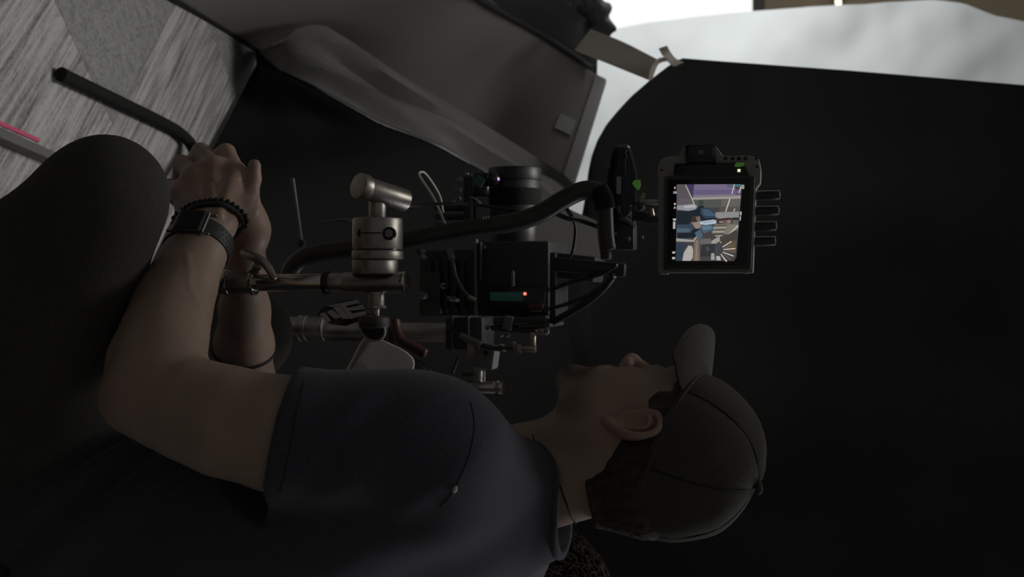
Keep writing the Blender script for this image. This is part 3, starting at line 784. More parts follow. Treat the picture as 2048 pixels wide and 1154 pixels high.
# open hem of the sleeve
h0, h1 = W(590, 752, 1.40), W(541, 990, 1.40)
hn = W(500, 861, 1.395) - W(600, 871, 1.405); hd = nrm(h1 - h0); hn = nrm(hn - hd * np.dot(hn, hd))
hmid = (h0 + h1) / 2
ax = [sd.lo[i] + sd.h * np.arange(sd.n[i]) for i in range(3)]
X, Y_, Z = np.meshgrid(*ax, indexing='ij')
pl = (X - hmid[0]) * hn[0] + (Y_ - hmid[1]) * hn[1] + (Z - hmid[2]) * hn[2]
dist = np.sqrt((X - hmid[0]) ** 2 + (Y_ - hmid[1]) ** 2 + (Z - hmid[2]) ** 2)
near = (dist < .105)
sd.D = np.where(near, np.maximum(sd.D, pl), sd.D).astype(np.float32)
inn = [wp(620, 872, 1.413, 114), wp(480, 858, 1.39, 116)]
sd.cone(inn[0][0], inn[1][0], inn[0][1], inn[1][1], .002, sub=True)
# neck opening, hem at the hips
sd.cone(NBs + upv * .066, NBs + upv * .16, .062, .075, .006, sub=True)
sd.plane_cut(PC + upv * .038, nrm(np.array([0.10, 0, -1.0])))
Vs, Qs = sd.mesh(); Qs = fixout(Vs, Qs); Vs = relax(Vs, Qs, 3, .5); Ns = vnormals(Vs, Qs)
def sstep(x): x = np.clip(x, 0, 1); return x * x * (3 - 2 * x)
hz = Vs[:, 2]
disp = np.zeros(len(Vs))
low_w = sstep((MID[2] - .20 - hz) / .25)                       # drag folds gathering at the waist
dg = (Vs - PC) @ nrm(np.array([0.80, -0.1, 0.62])); ds = (Vs - PC) @ nrm(np.array([-.62, .1, .80]))
nzz = np.array([noise.noise(Vector((a * 6, b * 2, 3))) for a, b in zip(dg, ds)])
disp += low_w * .010 * np.sin(dg * 95 + 5 * nzz) * (.4 + .6 * np.abs(nzz) * 2)
arm_ax = nrm(SL - hmid); ta = (Vs - hmid) @ arm_ax
sleeve_w = np.exp(-(np.linalg.norm(Vs - (SL * .55 + hmid * .45), axis=1) / .11) ** 2)
nz2 = np.array([noise.noise(Vector((q[0] * 7, q[1] * 7, q[2] * 10 + q[0] * 9))) for q in Vs])
disp += sleeve_w * .0045 * np.sin(ta * 60 + (Vs[:, 0]) * 70 + 4 * nz2) * np.abs(nz2) * 1.6
disp += .003 * np.array([noise.noise(Vector(q * 9)) for q in Vs])
Vs = Vs + Ns * disp[:, None]
shirt = organic('t_shirt', Vs, Qs, M_shirt, man)
bs = bvh_of(Vs, Qs); bb = bvh_of(VB, QB)
def snapline(bv, pts, lift, n=6):
    dense = [q[:2] for q in catmull([(x, y, 0) for x, y in pts], n)]
    out = [hit(bv, x, y, lift) for x, y in dense]
    return [q for q in out if q is not None]
def seam(name, bv, pts, r, mt, parent, lift=0.0, n=6):
    p = snapline(bv, pts, lift, n)
    if len(p) > 2: return build(name, *sweep(p, r, 6), mt, parent, True)
seam('shoulder_seam', bs, [(940, 803), (947, 830), (948, 860), (940, 905), (925, 945), (905, 985), (880, 1015)], .0011, M_shirtseam, shirt, -.0003)
seam('sleeve_hem', bs, [(607, 765), (592, 830), (578, 900), (566, 960), (560, 985)], .0008, M_shirtseam, shirt, -.0002)
for q in [(907, 979), (910, 975), (911, 971)]:
    p_ = hit(bs, *q, .001)
lp = [hit(bs, x, y, .0015) for x, y in ((906, 983), (909, 977), (911, 971))]
if all(q is not None for q in lp): build('loose_thread', *sweep(lp, [.0018, .003, .0016], 7), M_lint, shirt, True)

# ribbed collar where the jersey meets the neck
ring = []
for k in range(48):
    a = 2 * PI * k / 48; d = fwd * math.cos(a) + lef * math.sin(a); got = None
    for dz in np.arange(.10, -.12, -.004):
        o_ = NBs + upv * (dz + .02); st_ = Vector(o_ + d * .17); dr_ = Vector(-d)
        p1, n1, i1, d1 = bb.ray_cast(st_, dr_, .17); p2, n2, i2, d2 = bs.ray_cast(st_, dr_, .17)
        if p2 is not None and (p1 is None or d2 < d1): got = np.array(p2); break
    ring.append(got if got is not None else NBs + d * .065 + upv * .03)
ring = np.array(ring)
for _ in range(6): ring = .5 * ring + .25 * (np.roll(ring, 1, 0) + np.roll(ring, -1, 0))
ring = list(ring) + [ring[0]]
build('collar', *sweep(ring, .0062, 10, cap=False), M_shirt, shirt, True)
cord = []
for k in range(49):
    a = 2 * PI * k / 48; d = fwd * math.cos(a) + lef * math.sin(a)
    base = np.array([NBs[0], NBs[1], ring[k % 48][2] + .006 - .015 * math.cos(a)])
    p1, n1, i1, d1 = bb.ray_cast(Vector(base + d * .15), Vector(-d), .15)
    cord.append(np.array(p1) + d * .0008 if p1 is not None else base + d * .06)
cord = np.array(cord[:48])
for _ in range(2): cord = .5 * cord + .25 * (np.roll(cord, 1, 0) + np.roll(cord, -1, 0))
build('neck_cord', *sweep(list(cord) + [cord[0]], .0013, 7, cap=False), M_cord, man, True)

# ---- trousers
sd = SDF(np.array([-.28, 1.25, .03]), np.array([.55, 2.25, .72]), 0.007)
HL = PC + lef * .09 - upv * .05; HR = PC - lef * .09 - upv * .05
KL, kr = wp(206, 398, 1.43, 117); KR, krr = wp(478, 668, 2.02, 96)
AL = np.array([.14, 1.47, .09]); AR = np.array([.06, 2.01, .09])
sd.cone(HL, HR, .115, .115, .03); sd.cone(PC, PC - upv * .1, .12, .12, .03)
sd.chain([HL, HL * .45 + KL * .55, KL], [.102, .094, kr], .04); sd.chain([KL, KL * .62 + AL * .38, AL], [kr * .93, .068, .055], .04)
sd.chain([HR, HR * .45 + KR * .55, KR], [.10, .092, krr], .04); sd.chain([KR, KR * .62 + AR * .38, AR], [krr * .95, .066, .055], .04)
V, Q = sd.mesh(); Q = fixout(V, Q); V = relax(V, Q, 3); N = vnormals(V, Q)
V = V + N * np.array([.004 * noise.noise(Vector((q[0] * 9, q[1] * 9, q[2] * 14))) for q in V])[:, None]
organic('trousers', V, Q, M_trouser, man)
for nm, A, d in (('shoe', AL, nrm(np.array([-1, .1, 0]))), ('shoe', AR, nrm(np.array([-1, .1, 0])))):
    B = A * np.array([1, 1, 0])
    sd = SDF(B - np.array([.3, .3, .01]), B + np.array([.3, .3, .17]), 0.006)
    sd.cone(B - d * .04 + upv * .045, B + d * .15 + upv * .035, .043, .036, .03); sd.cone(B + upv * .06, A + upv * .03, .045, .042, .03); sd.cone(B + d * .05 + upv * .045, B + d * .17 + upv * .03, .045, .03, .03)
    sd.plane_cut(np.array([0, 0, .004]), np.array([0, 0, -1.0]))
    V, Q = sd.mesh(); organic(nm, relax(V, fixout(V, Q), 1), fixout(V, Q), M_shoe, man)

# ---- hair under the cap
sd = SDF(HO - np.array([.16, .18, .14]), HO + np.array([.18, .18, .12]), 0.0026)
sd.ell(H(-.010, 0, .043), (.102, .0815, .094), .01, axes=HA)
sd.cone(H(-.055, 0, .0), H(-.068, 0, -.050), .060, .042, .03)
g = [sd.lo[i] + sd.h * np.arange(sd.n[i]) for i in range(3)]
X, Y_, Z = np.meshgrid(*g, indexing='ij')
la = (X - HO[0]) * hf[0] + (Y_ - HO[1]) * hf[1] + (Z - HO[2]) * hf[2]
lc = (X - HO[0]) * hu[0] + (Y_ - HO[1]) * hu[1] + (Z - HO[2]) * hu[2]
back = np.maximum(la + .024 - .30 * np.clip(lc, 0, .1) + .40 * np.clip(lc, -.1, 0), -(lc + .058 + .25 * (la + .05)))               # behind the ear, above the nape
front = np.maximum(np.maximum(la - .047, -(la + .004)), -(lc - .027 + .36 * la))  # temple and sideburn
topm = -(lc - .045)
reg = np.minimum(np.minimum(back, front), topm)
sd.D = np.maximum(np.maximum(sd.D, reg * .8), lc - .085).astype(np.float32)
V, Q = sd.mesh(); Q = fixout(V, Q); V = relax(V, Q, 2); N = vnormals(V, Q)
l3 = (V - HO) @ HA.T
nzh = np.array([noise.noise(Vector((q[0] * 60 + q[2] * 40, q[1] * 180, q[2] * 130 - q[0] * 60))) for q in l3])
V = V + N * (.0012 * nzh)[:, None]
organic('hair', V, Q, M_hair, man)

# ---- cap: six panels, brim, button, seams
cap = build('cap', *ball(H(-.006, 0, .088), .035, 12, 8), M_cap, man, True)       # sweat lining inside the crown
TLT = math.radians(17)
cf = hf * math.cos(TLT) + hu * math.sin(TLT); cu = -hf * math.sin(TLT) + hu * math.cos(TLT)
CC = H(-.008, 0, .046)
def capp(phi, t):
    """phi round the head from the front, t 0 rim .. 1 top"""
    a, b, hgt = .1085, .089, .106
    if math.cos(phi) > 0: hgt_f = 1 + .05 * math.cos(phi)
    else: hgt_f = 1.0
    ang = t * PI / 2; cr = math.cos(ang) ** .80; sr_ = math.sin(ang) ** 1.0
    drop = -.012 * (1 - t) * (1 - math.cos(phi)) * .5
    return CC + cf * (a * cr * math.cos(phi) - .006 * t) + hl * (b * cr * math.sin(phi)) + cu * (hgt * hgt_f * sr_ + drop)
for k in range(6):
    v = []; f = []; na, nt_ = 13, 15
    for i in range(na):
        for j in range(nt_):
            u = i / (na - 1); t = j / (nt_ - 1) * .995
            phi = 2 * PI * (k + u) / 6
            p = capp(phi, t); n_ = nrm(p - CC - cu * .03)
            bulge = .0025 * math.sin(PI * u) ** .6 * (1 - t * .5) + .0015 * noise.noise(Vector(p * 30))
            v.append(p + n_ * bulge)
    for i in range(na - 1):
        for j in range(nt_ - 1): f.append((i * nt_ + j, i * nt_ + j + 1, (i + 1) * nt_ + j + 1, (i + 1) * nt_ + j))
    build('panel', v, f, M_cap, cap, True)
for k in range(6):
    build('seam', *sweep([capp(2 * PI * k / 6, t) + nrm(capp(2 * PI * k / 6, t) - CC) * .0002 for t in np.linspace(0, .98, 16)], .0009, 6), M_shirtseam, cap, True)
build('button', *ball(capp(0, .999) + cu * .001, .0085, 12, 8, (1, 1, .6)), M_cap, cap, True)
build('sweatband', *sweep([capp(2 * PI * k / 48, 0) + cu * .004 for k in range(49)], .0028, 8, cap=False), M_cap, cap, True)
bf = hf * math.cos(math.radians(6)) + hu * math.sin(math.radians(6)); bu = -hf * math.sin(math.radians(6)) + hu * math.cos(math.radians(6))
rows = []
for i in range(31):
    u_ = i / 30 * 2 - 1; phi = u_ * math.radians(60)
    r0 = capp(phi, 0.0) + cu * .003 - cf * .004
    ln = (.066 + .022 * u_ ** 2) * (1 - .45 * abs(u_) ** 7)
    row = []
    for t in np.linspace(0, 1, 12):
        rnd = ln * t
        row.append(r0 + bf * rnd + hl * u_ * .004 * t - bu * (.020 * u_ ** 2 * (.15 + .85 * t ** .7) + .004 * t * t))
    rows.append(row)
sheet('brim', rows, M_cap, cap, th=.004)

# ---- things on the wrists, each following the section of the arm there
def section(V_, c, ax, seg=64, half=.004):
    t = nrm(ax); q = V_[(np.abs((V_ - c) @ t) < half) & (np.linalg.norm(V_ - c, axis=1) < .075)]
    toc = nrm(CAMP - c); a = nrm(toc - t * np.dot(toc, t)); b = np.cross(t, a)
    c = c + a * ((q - c) @ a).mean() + b * ((q - c) @ b).mean()
    x, y = (q - c) @ a, (q - c) @ b; an = np.arctan2(y, x); r = np.hypot(x, y); R_ = np.zeros(seg)
    for k in range(seg):
        p = 2 * PI * k / seg; dd = np.abs((an - p + PI) % (2 * PI) - PI); w = dd < 2.2 * PI / seg
        R_[k] = np.percentile(r[w], 90) if w.any() else np.median(r)
    for _ in range(3): R_ = .5 * R_ + .25 * (np.roll(R_, 1) + np.roll(R_, -1))
    return c, t, a, b, R_
def strapmesh(V_, c, ax, w, th, lift=.0004, seg=64):
    c, t, a, b, R_ = section(V_, c, ax, seg); v = []; f = []
    for k in range(seg):
        p = 2 * PI * k / seg; d = a * math.cos(p) + b * math.sin(p); r = R_[k] + lift
        for (rr_, ww) in ((r, -w), (r + th, -w * .94), (r + th, w * .94), (r, w)): v.append(c + d * rr_ + t * ww / 2)
    for k in range(seg):
        j = (k + 1) % seg
        for q in range(4): f.append((k * 4 + q, k * 4 + (q + 1) % 4, j * 4 + (q + 1) % 4, j * 4 + q))
    return v, f, c, t, a, b, R_
fa = nrm(W(414, 462, 1.55) - W(372, 560, 1.495))
v, f, wc, t_, a_, b_, RW = strapmesh(Va, W(402, 487, 1.535), fa, .023, .003)
watch = edge_smooth(build('watch', v, f, M_strap, man), 40)
def wdir(ph): return a_ * math.cos(ph) + b_ * math.sin(ph)
def wrad(ph): return float(np.interp((ph % (2 * PI)) / (2 * PI) * 64, np.arange(65), np.r_[RW, RW[:1]]))
tgt = W(378, 452, 1.50) - wc; ph_c = math.atan2(tgt @ b_, tgt @ a_)          # the case sits on the back of the wrist
cdir = wdir(ph_c); rc_ = wrad(ph_c); sdv = np.cross(t_, cdir)
Rm = Matrix((tuple(sdv), tuple(t_), tuple(cdir))).transposed()
M_wsteel = mat('brushed watch steel', (0.30, 0.29, 0.27), 0.4, 1.0)
build('case', *boxmesh(wc + cdir * (rc_ + .004), (.033, .035, .009), Rm, .003, 3), M_strap, watch, True)
build('glass', *boxmesh(wc + cdir * (rc_ + .0088), (.029, .030, .002), Rm, .0009, 2), M_blackg, watch)
for s_ in (-1, 1):
    build('lug', *boxmesh(wc + cdir * (rc_ + .0045) + sdv * s_ * .0185, (.0022, .033, .0045), Rm, .0008), M_wsteel, watch)
    for e_ in (-1, 1): build('lug', *boxmesh(wc + cdir * (rc_ + .0015) + sdv * s_ * .0225 + t_ * e_ * .0155, (.009, .0025, .0040), Rm, .0008), M_wsteel, watch)
s_vis = 1 if (W(450, 470, 1.52) - wc) @ sdv > 0 else -1
stp = 1 if wdir(ph_c + .3) @ sdv * s_vis > 0 else -1
for k in range(7):
    for e_ in (-1, 0, 1):
        ph = ph_c + stp * (1.0 + k * .14 + (.07 if e_ == 0 else 0)); d = wdir(ph)
        build('strap_hole', *lathe(wc + d * (wrad(ph) + .0028) + t_ * e_ * .0062, d, cyl_prof(.0010, .0020, .0002), 8), M_cord, watch)
ax2 = nrm(W(405, 400, 1.585) - W(402, 480, 1.54))
v, f, bc, t2, a2, b2, RB = strapmesh(Va, W(416, 446, 1.56), ax2, .006, .004, .001)
edge_smooth(build('leather_bracelet', v, f, M_cord, man), 40)
bc2, t3_, a3_, b3_, RD = section(Va, W(420, 437, 1.565), ax2)
bm_ = MB()
for k in range(32):
    p = 2 * PI * k / 32; d = a3_ * math.cos(p) + b3_ * math.sin(p)
    bm_.add(*ball(bc2 + d * (RD[k * 2] + .0032), .0036, 8, 6))
bm_.build('bead_bracelet', M_bead, man, True)
rax = nrm(W(490, 600, 1.76) - W(485, 760, 1.84))
v, f, *_r = strapmesh(Vr, W(487, 698, 1.80), rax, .004, .002); build('wrist_cord', v, f, M_cord, man, True)

# ---- second person, cropped behind the man's neck
per2 = thing('person', (0.62, 2.15, 0.0), 'person with brown curly hair behind the man, almost wholly cut off by the frame', 'person')
H2 = W(1062, 1182, 2.15)
sd = SDF(np.array([H2[0] - .3, H2[1] - .3, -.01]), H2 + np.array([.55, .3, .2]), 0.008)
sd.ell(H2, (.094, .082, .112), .02); sd.cone(H2, H2 + np.array([.02, 0, -.2]), .055, .06, .03)
sd.cone(H2 + np.array([.02, -.16, -.26]), H2 + np.array([.02, .16, -.26]), .075, .075, .05); sd.cone(H2 + np.array([.02, 0, -.26]), H2 + np.array([.05, 0, -.6]), .14, .14, .05)
sd.ell(H2 + np.array([-.10, .02, -.02]), (.018, .014, .02), .015)
bz = H2[2] - .62
for s_ in (-1, 1):
    hp = np.array([H2[0] + .06, H2[1] + s_ * .09, bz + .06]); kn_ = hp + np.array([.30, s_ * .02, .02]); an_ = np.array([kn_[0] - .08, kn_[1], .05])
    sd.chain([hp, kn_, an_], [.085, .06, .045], .04); sd.cone(np.array([an_[0], an_[1], .035]), np.array([an_[0] + .15, an_[1], .03]), .035, .03, .03)
V, Q = sd.mesh(); Q = fixout(V, Q); b2o = organic('body', V, Q, M_skin, per2)
at = b2o.data.color_attributes.new('tone', 'FLOAT_COLOR', 'POINT'); tn = np.tile(np.array([.30, .18, .12, 1]), (len(V), 1)); tn[V[:, 2] < H2[2] - .17] = (.02, .02, .022, 1)
at.data.foreach_set('color', tn.ravel())
mb = MB()
for k in range(1100):
    th = random.uniform(0, 2 * PI); ph = math.acos(random.uniform(-.85, 1))
    d = np.array([math.sin(ph) * math.cos(th), math.sin(ph) * math.sin(th), math.cos(ph)])
    p0 = H2 + d * np.array([.100, .095, .126]); pts = []
    tw = random.uniform(0, 6); r_ = random.uniform(.006, .012); L = random.uniform(.02, .034)
    e1_ = nrm(np.cross(d, [0.3, .2, 1])); e2_ = np.cross(d, e1_)
    for j in range(9):
        u = j / 8; a = tw + u * 7
        pts.append(p0 + d * L * u * .8 - np.array([0, 0, 1]) * .03 * u * u + (e1_ * math.cos(a) + e2_ * math.sin(a)) * r_)
    mb.add(*sweep(pts, list(np.linspace(.0026, .0010, 9)), 4))
mb.add(*ball(H2 + np.array([0, 0, .004]), (.098), 20, 14, (1.03, .95, 1.20)))
tag(mb.build('curly_hair', mat('curly brown hair', (.024, .017, .013), .75, spec=.2), per2, True), kind='stuff')

# ================================================================== grip stand and grip head in front
YS = 1.66
def pcyl(name, x0, y0, Y0, x1, y1, Y1, rpx, mt, parent, bev=None, seg=28):
    return cyl(name, W(x0, y0, Y0), W(x1, y1, Y1), rpx * S((x0 + x1) / 2, (Y0 + Y1) / 2), mt, parent, bev, seg)
def hcyl(name, xc, y0, y1, Y, rpx, mt, parent, bev=None, seg=32):   # axis running left-right in the room
    zc = W(xc, (y0 + y1) / 2, Y)[2]; a = W(xc, y0, Y); b = W(xc, y1, Y); a[2] = b[2] = zc
    return cyl(name, a, b, rpx * S(xc, Y), mt, parent, bev, seg)
def vcyl(name, x0, x1, yc, Y, rpx, mt, parent, bev=None, seg=32):   # upright axis
    X = W((x0 + x1) / 2, yc, Y)[0]; a = W(x0, yc, Y); b = W(x1, yc, Y); a[0] = b[0] = X
    return cyl(name, a, b, rpx * S((x0 + x1) / 2, Y), mt, parent, bev, seg)

base = W(600, 565, YS) * np.array([1, 1, 0])
st = thing('grip_stand', base, 'chrome grip stand rising between the man\'s forearms', 'stand')
Xs = base[0]
zt = W(650, 565, YS)[2]; zb = W(505, 565, YS)[2]; zc0 = W(425, 565, YS)[2]
cyl('lower_post', (Xs, YS, 0.10), (Xs, YS, zc0 + .01), 0.0165, M_chrome, st)
vcyl('coupling', 425, 508, 565, YS, 23, M_steel, st, .002)
for xx in (456, 508): vcyl('ring', xx - 4, xx + 4, 565, YS, 26, M_chrome, st, .001)
vcyl('riser', 500, 660, 565, YS, 17.5, M_chrome, st, .001)
vcyl('collar', 648, 658, 565, YS, 24, M_blackg, st, .001)
tube('lever', [W(486, 506, YS - .01), W(506, 513, YS - .02), W(523, 521, YS - .025), W(537, 536, YS - .025), W(549, 558, YS - .02)], [.0055, .0062, .006, .0055, .005], M_steel, st, n=6)
cyl('lever_bolt', W(500, 548, YS), W(518, 528, YS - .02), .0065, M_steel, st)
for k in range(3):
    a = 2 * PI * k / 3 - .3
    tube('leg', [(Xs, YS, .12), (Xs + .30 * math.cos(a), YS + .30 * math.sin(a), .03), (Xs + .36 * math.cos(a), YS + .36 * math.sin(a), .0115)], .011, M_chrome, st, n=4)

gh = thing('grip_clamp', W(690, 565, YS), 'worn steel grip head with round clamp discs and T-handle on the stand', 'clamp')
vcyl('receiver', 688, 812, 565, YS, 21.5, M_steel, gh, .0015)
vcyl('receiver_lip', 803, 813, 565, YS, 23, M_chrome, gh, .001)
vcyl('socket', 656, 692, 565, YS, 19, M_steel, gh, .0015)
hcyl('clamp_disc', 755, 436, 500, YS, 50.5, M_steel, gh, .003, 40)
hcyl('clamp_disc', 755, 501, 519, YS, 51.5, M_steel, gh, .002, 40)
hcyl('clamp_disc', 750, 519, 549, YS, 46, M_steel, gh, .002, 40)
hcyl('gap_washer', 755, 498, 503, YS, 49, M_blackg, gh, .0005)
for (xx, yy) in ((778, 467), (722, 466)):
    p = W(xx, yy, YS - 50.5 * S(755, YS) * .90)
    build('clamp_bore', *lathe(p + np.array([0, -.0005, 0]), (0, 1, 0), cyl_prof(.006, .0085 if xx > 750 else .0055, .0008), 20), M_blackg, gh)
    if xx > 750: build('hex_bolt', *lathe(p + np.array([0, -.0015, 0]), (0, 1, 0), cyl_prof(.006, .0058, .0008), 6), M_steel, gh)
hcyl('bolt', 755, 392, 440, YS, 17.5, M_steel, gh, .001)
cyl('t_handle', W(718, 372, YS - .028), W(812, 402, YS + .03), .0150, M_steel, gh, .003)
cyl('t_handle_end', W(716, 371, YS - .030), W(734, 377, YS - .018), .0172, M_steel, gh, .002)
hcyl('pin', 753, 583, 614, YS, 16, M_steel, gh, .001)
hcyl('pin_nut', 753, 611, 617, YS, 20, M_steel, gh, .0008, 6)
hcyl('screw', 752, 614, 636, YS, 7.5, M_steel, gh, .0005)
hcyl('knob', 748, 632, 656, YS, 31, M_dgrey, gh, .004)
kc = W(747, 655, YS); kax = nrm(np.array([.35, -.75, -.10]))
kd = cyl('knob_face', kc - kax * .002, kc + kax * .004, .0185, M_dgrey, gh, .001)
ringp = [kc + kax * .004 + .0175 * (np.cross(kax, [0, 0, 1.0]) / np.linalg.norm(np.cross(kax, [0, 0, 1.0])) * math.cos(a) + np.cross(kax, np.cross(kax, [0, 0, 1.0])) * math.sin(a)) for a in np.linspace(0, 2 * PI, 33)]
build('clamp_slit', *boxmesh(W(742, 466, YS - 50.5 * S(755, YS) * .97), (.0014, .004, .026), None, .0003), M_blackg, gh)
build('knob_ring_highlight', *sweep(ringp, .0016, 6, cap=False), M_lgrey, gh, True)  # rim of the knob, its highlight put into the light grey colour

# ================================================================== padded support arm
ap = [(578, 556), (586, 534), (610, 514), (655, 503), (720, 495), (800, 484), (870, 470), (950, 456), (1030, 444), (1080, 427), (1120, 403), (1160, 383), (1190, 381), (1206, 398), (1210, 430), (1212, 470), (1216, 500)]
arm = thing('padded_arm', W(720, 495, 1.80), 'long black padded tube curving up past the camera rig to the transmitter', 'support arm')
tube('tube', [W(x, y, 1.80 + .03 * (x - 800) / 400) for x, y in ap], [19 * S(800, 1.8)] * 14 + [17 * S(1200, 1.8)] * 3, M_foam, arm, n=8, seg=20)
tube('end_sleeve', [W(1196, 377, 1.828), W(1207, 399, 1.828), W(1210, 418, 1.828)], 20.5 * S(1200, 1.83), M_rubber, arm, n=6, seg=18)
for k, (xx, yy) in enumerate([(969, 435), (974, 434), (979, 433)]):
    build('clip', *boxmesh(W(xx, yy + 2, 1.79), (.004, .014, .0022), None, .0006), M_chrome, arm)

# thin upright bar left of the stand
ba = thing('flat_bar', W(600, 490, 2.0), 'thin flat metal bar sticking out left of the grip head', 'bar')
a, b = W(584, 356, 2.0), W(603, 492, 2.0)
dr = nrm(b - a); Rb = Matrix.Rotation(-math.atan2(dr[2], dr[0]), 3, 'Y')
build('blade', *boxmesh((a + b) / 2, (np.linalg.norm(b - a), .003, .0062), Rb, .0008), M_grey, ba)
build('edge_strip', *boxmesh((a + b) / 2 + np.array([0, -.0022, .0028]), (np.linalg.norm(b - a) * .98, .002, .0028), Rb, .0005), M_lgrey, ba)
build('pivot', *lathe(b + np.array([-.004, -.004, 0]), (0, 1, 0), cyl_prof(.01, .006)), M_black, ba, True)

# ================================================================== the film camera on its plate
YC = 1.98
cmr = thing('film_camera', W(985, 600, YC), 'black film camera rig with round lens, cables and small displays', 'film camera')
pbox('camera_body', 952, 1098, 482, 632, YC, YC + .16, M_blackm, cmr, .004)
pbox('side_module', 1090, 1190, 508, 560, YC + .02, YC + .12, M_blackm, cmr, .004, roty(6))
pbox('front_module', 838, 952, 500, 632, YC + .03, YC + .14, M_black, cmr, .004)
pbox('top_plate', 1096, 1112, 505, 640, YC + .01, YC + .12, M_black, cmr, .002)
pbox('side_rail', 948, 953, 478, 628, YC - .012, YC, M_grey, cmr, .0008)
pbox('side_rail', 958, 962, 484, 562, YC - .012, YC, M_dgrey, cmr, .0008)
hcyl('lens_mount', 1030, 440, 486, YC + .07, 46, M_black, cmr, .002, 40)
hcyl('lens_barrel', 1030, 352, 446, YC + .07, 50, M_blackm, cmr, .003, 44)
hcyl('focus_ring', 1030, 378, 412, YC + .07, 52.5, M_rubber, cmr, .0015, 44)
hcyl('lens_hood', 1030, 336, 362, YC + .07, 53, M_black, cmr, .002, 44)
zc = W(1030, 340, YC + .07)
build('lens_glass', *lathe(zc + np.array([-.003, 0, 0]), (1, 0, 0), [(0, .002), (.001, .02), (.004, .036)], 32), M_lens, cmr, True)
# focus motor with label and violet light
mo = hcyl('focus_motor', 962, 346, 392, YC + .03, 21, M_blackg, cmr, .003)
build('motor_label', *boxmesh(W(958, 363, YC + .003), (.014, .002, .015), roty(30), .0006), mat('teal sticker', (.05, .12, .10), .5), cmr)
build('motor_cap', *ball(W(985, 358, YC + .02), .012, 14, 10), M_blackg, cmr, True)
build('violet_light', *boxmesh(W(997, 358, YC + .006), (.0042, .002, .0028), None, .0005), M_purple, cmr)
for (xx, yy, r) in ((919, 361, 8), (917, 379, 7), (934, 348, 4), (918, 397, 5)):
    build('gear_screw', *ball(W(xx, yy, YC + .01), r * S(920, YC), 10, 8, (1, .6, 1)), M_grey if r > 4 else M_steel, cmr, True)
pbox('motor_bracket', 926, 944, 352, 470, YC + .02, YC + .05, M_black, cmr, .002)
for yy in (410, 428, 446): pbox('bracket_fin', 868, 936, yy, yy + 9, YC + .04, YC + .09, M_black, cmr, .001)
tube('bracket_bow', [W(940, 395, YC), W(950, 398, YC), W(960, 407, YC)], .0018, M_grey, cmr, n=6)
tube('bracket_bow', [W(905, 406, YC), W(911, 398, YC), W(920, 396, YC)], .0014, M_grey, cmr, n=6)
# lcd, tally light, red label, handle
pbox('display_bezel', 974, 1090, 572, 626, YC - .006, YC + .002, M_blackg, cmr, .002)
pbox('display', 980, 1046, 584, 602, YC - .008, YC - .004, M_teal, cmr, .0008)
build('tally_light', *boxmesh(W(1050, 587.5, YC - .009), (.0045, .002, .0045), None, .0008), M_ledred, cmr)
pbox('red_label', 1056, 1086, 607, 620, YC - .009, YC - .005, M_redlabel, cmr, .0008)
pbox('red_label_bar', 1060, 1082, 621, 624, YC - .009, YC - .005, M_grey, cmr, .0005)
pbox('latch', 1021, 1028, 541, 574, YC - .012, YC - .001, M_grey, cmr, .002)
pbox('base_plate', 985, 1092, 634, 646, YC - .02, YC + .12, M_dgrey, cmr, .002, roty(-3))
pbox('base_plate', 1035, 1100, 648, 656, YC - .022, YC + .10, M_dgrey, cmr, .002, roty(-3))
pbox('base_plate', 975, 1070, 655, 664, YC - .02, YC + .10, M_black, cmr, .002, roty(4))
pbox('plate_lock', 1006, 1024, 632, 660, YC - .026, YC - .01, M_grey, cmr, .002, roty(12))
for (xx, yy) in ((975, 655), (1000, 668), (1013, 668), (1092, 662)):
    build('screw', *lathe(W(xx, yy, YC - .025), (0.2, 1, 0), cyl_prof(.008, .0042), 10), M_grey, cmr, True)
# side block with knobs
tube('power_lead', [W(902, 506, YC - .01), W(906, 530, YC - .02), W(912, 555, YC - .02), W(924, 578, YC - .02), (W(940, 596, YC - .015)), W(950, 598, YC - .01)], .0034, M_dgrey, cmr, n=6)
pcyl('lead_plug', 936, 594, YC - .016, 952, 600, YC - .012, 6.5, M_steel, cmr)
pcyl('lead_plug', 900, 500, YC - .008, 905, 520, YC - .014, 7, M_grey, cmr)
for (xx, yy, r) in ((840, 513, 6), (843, 590, 8), (837, 503, 7), (898, 596, 5), (907, 597, 5), (967, 494, 4)):
    build('knob', *lathe(W(xx, yy, YC - .005), (.1, 1, .1), cyl_prof(.02, r * S(880, YC)), 12), M_grey if r != 7 else M_dgrey, cmr, True)
for i in range(5):
    pbox('vent_fin', 852 + i * 17, 861 + i * 17, 520, 625, YC + .022, YC + .032, M_black, cmr, .001)
pbox('side_port_block', 842, 880, 545, 628, YC + .015, YC + .035, M_dgrey, cmr, .002)
# white letter C printed on the block
pbox('letter_patch', 878, 897, 562, 582, YC + .02, YC + .032, M_blackg, cmr, .0008)
cpt = [W(887 + 4.5 * math.cos(a), 572 + 4.8 * math.sin(a), YC + .019) for a in np.linspace(math.radians(40), math.radians(320), 15)]
build('letter_c', *sweep(cpt, .0011, 6), mat('white print', (.6, .62, .62), .6), cmr, True)
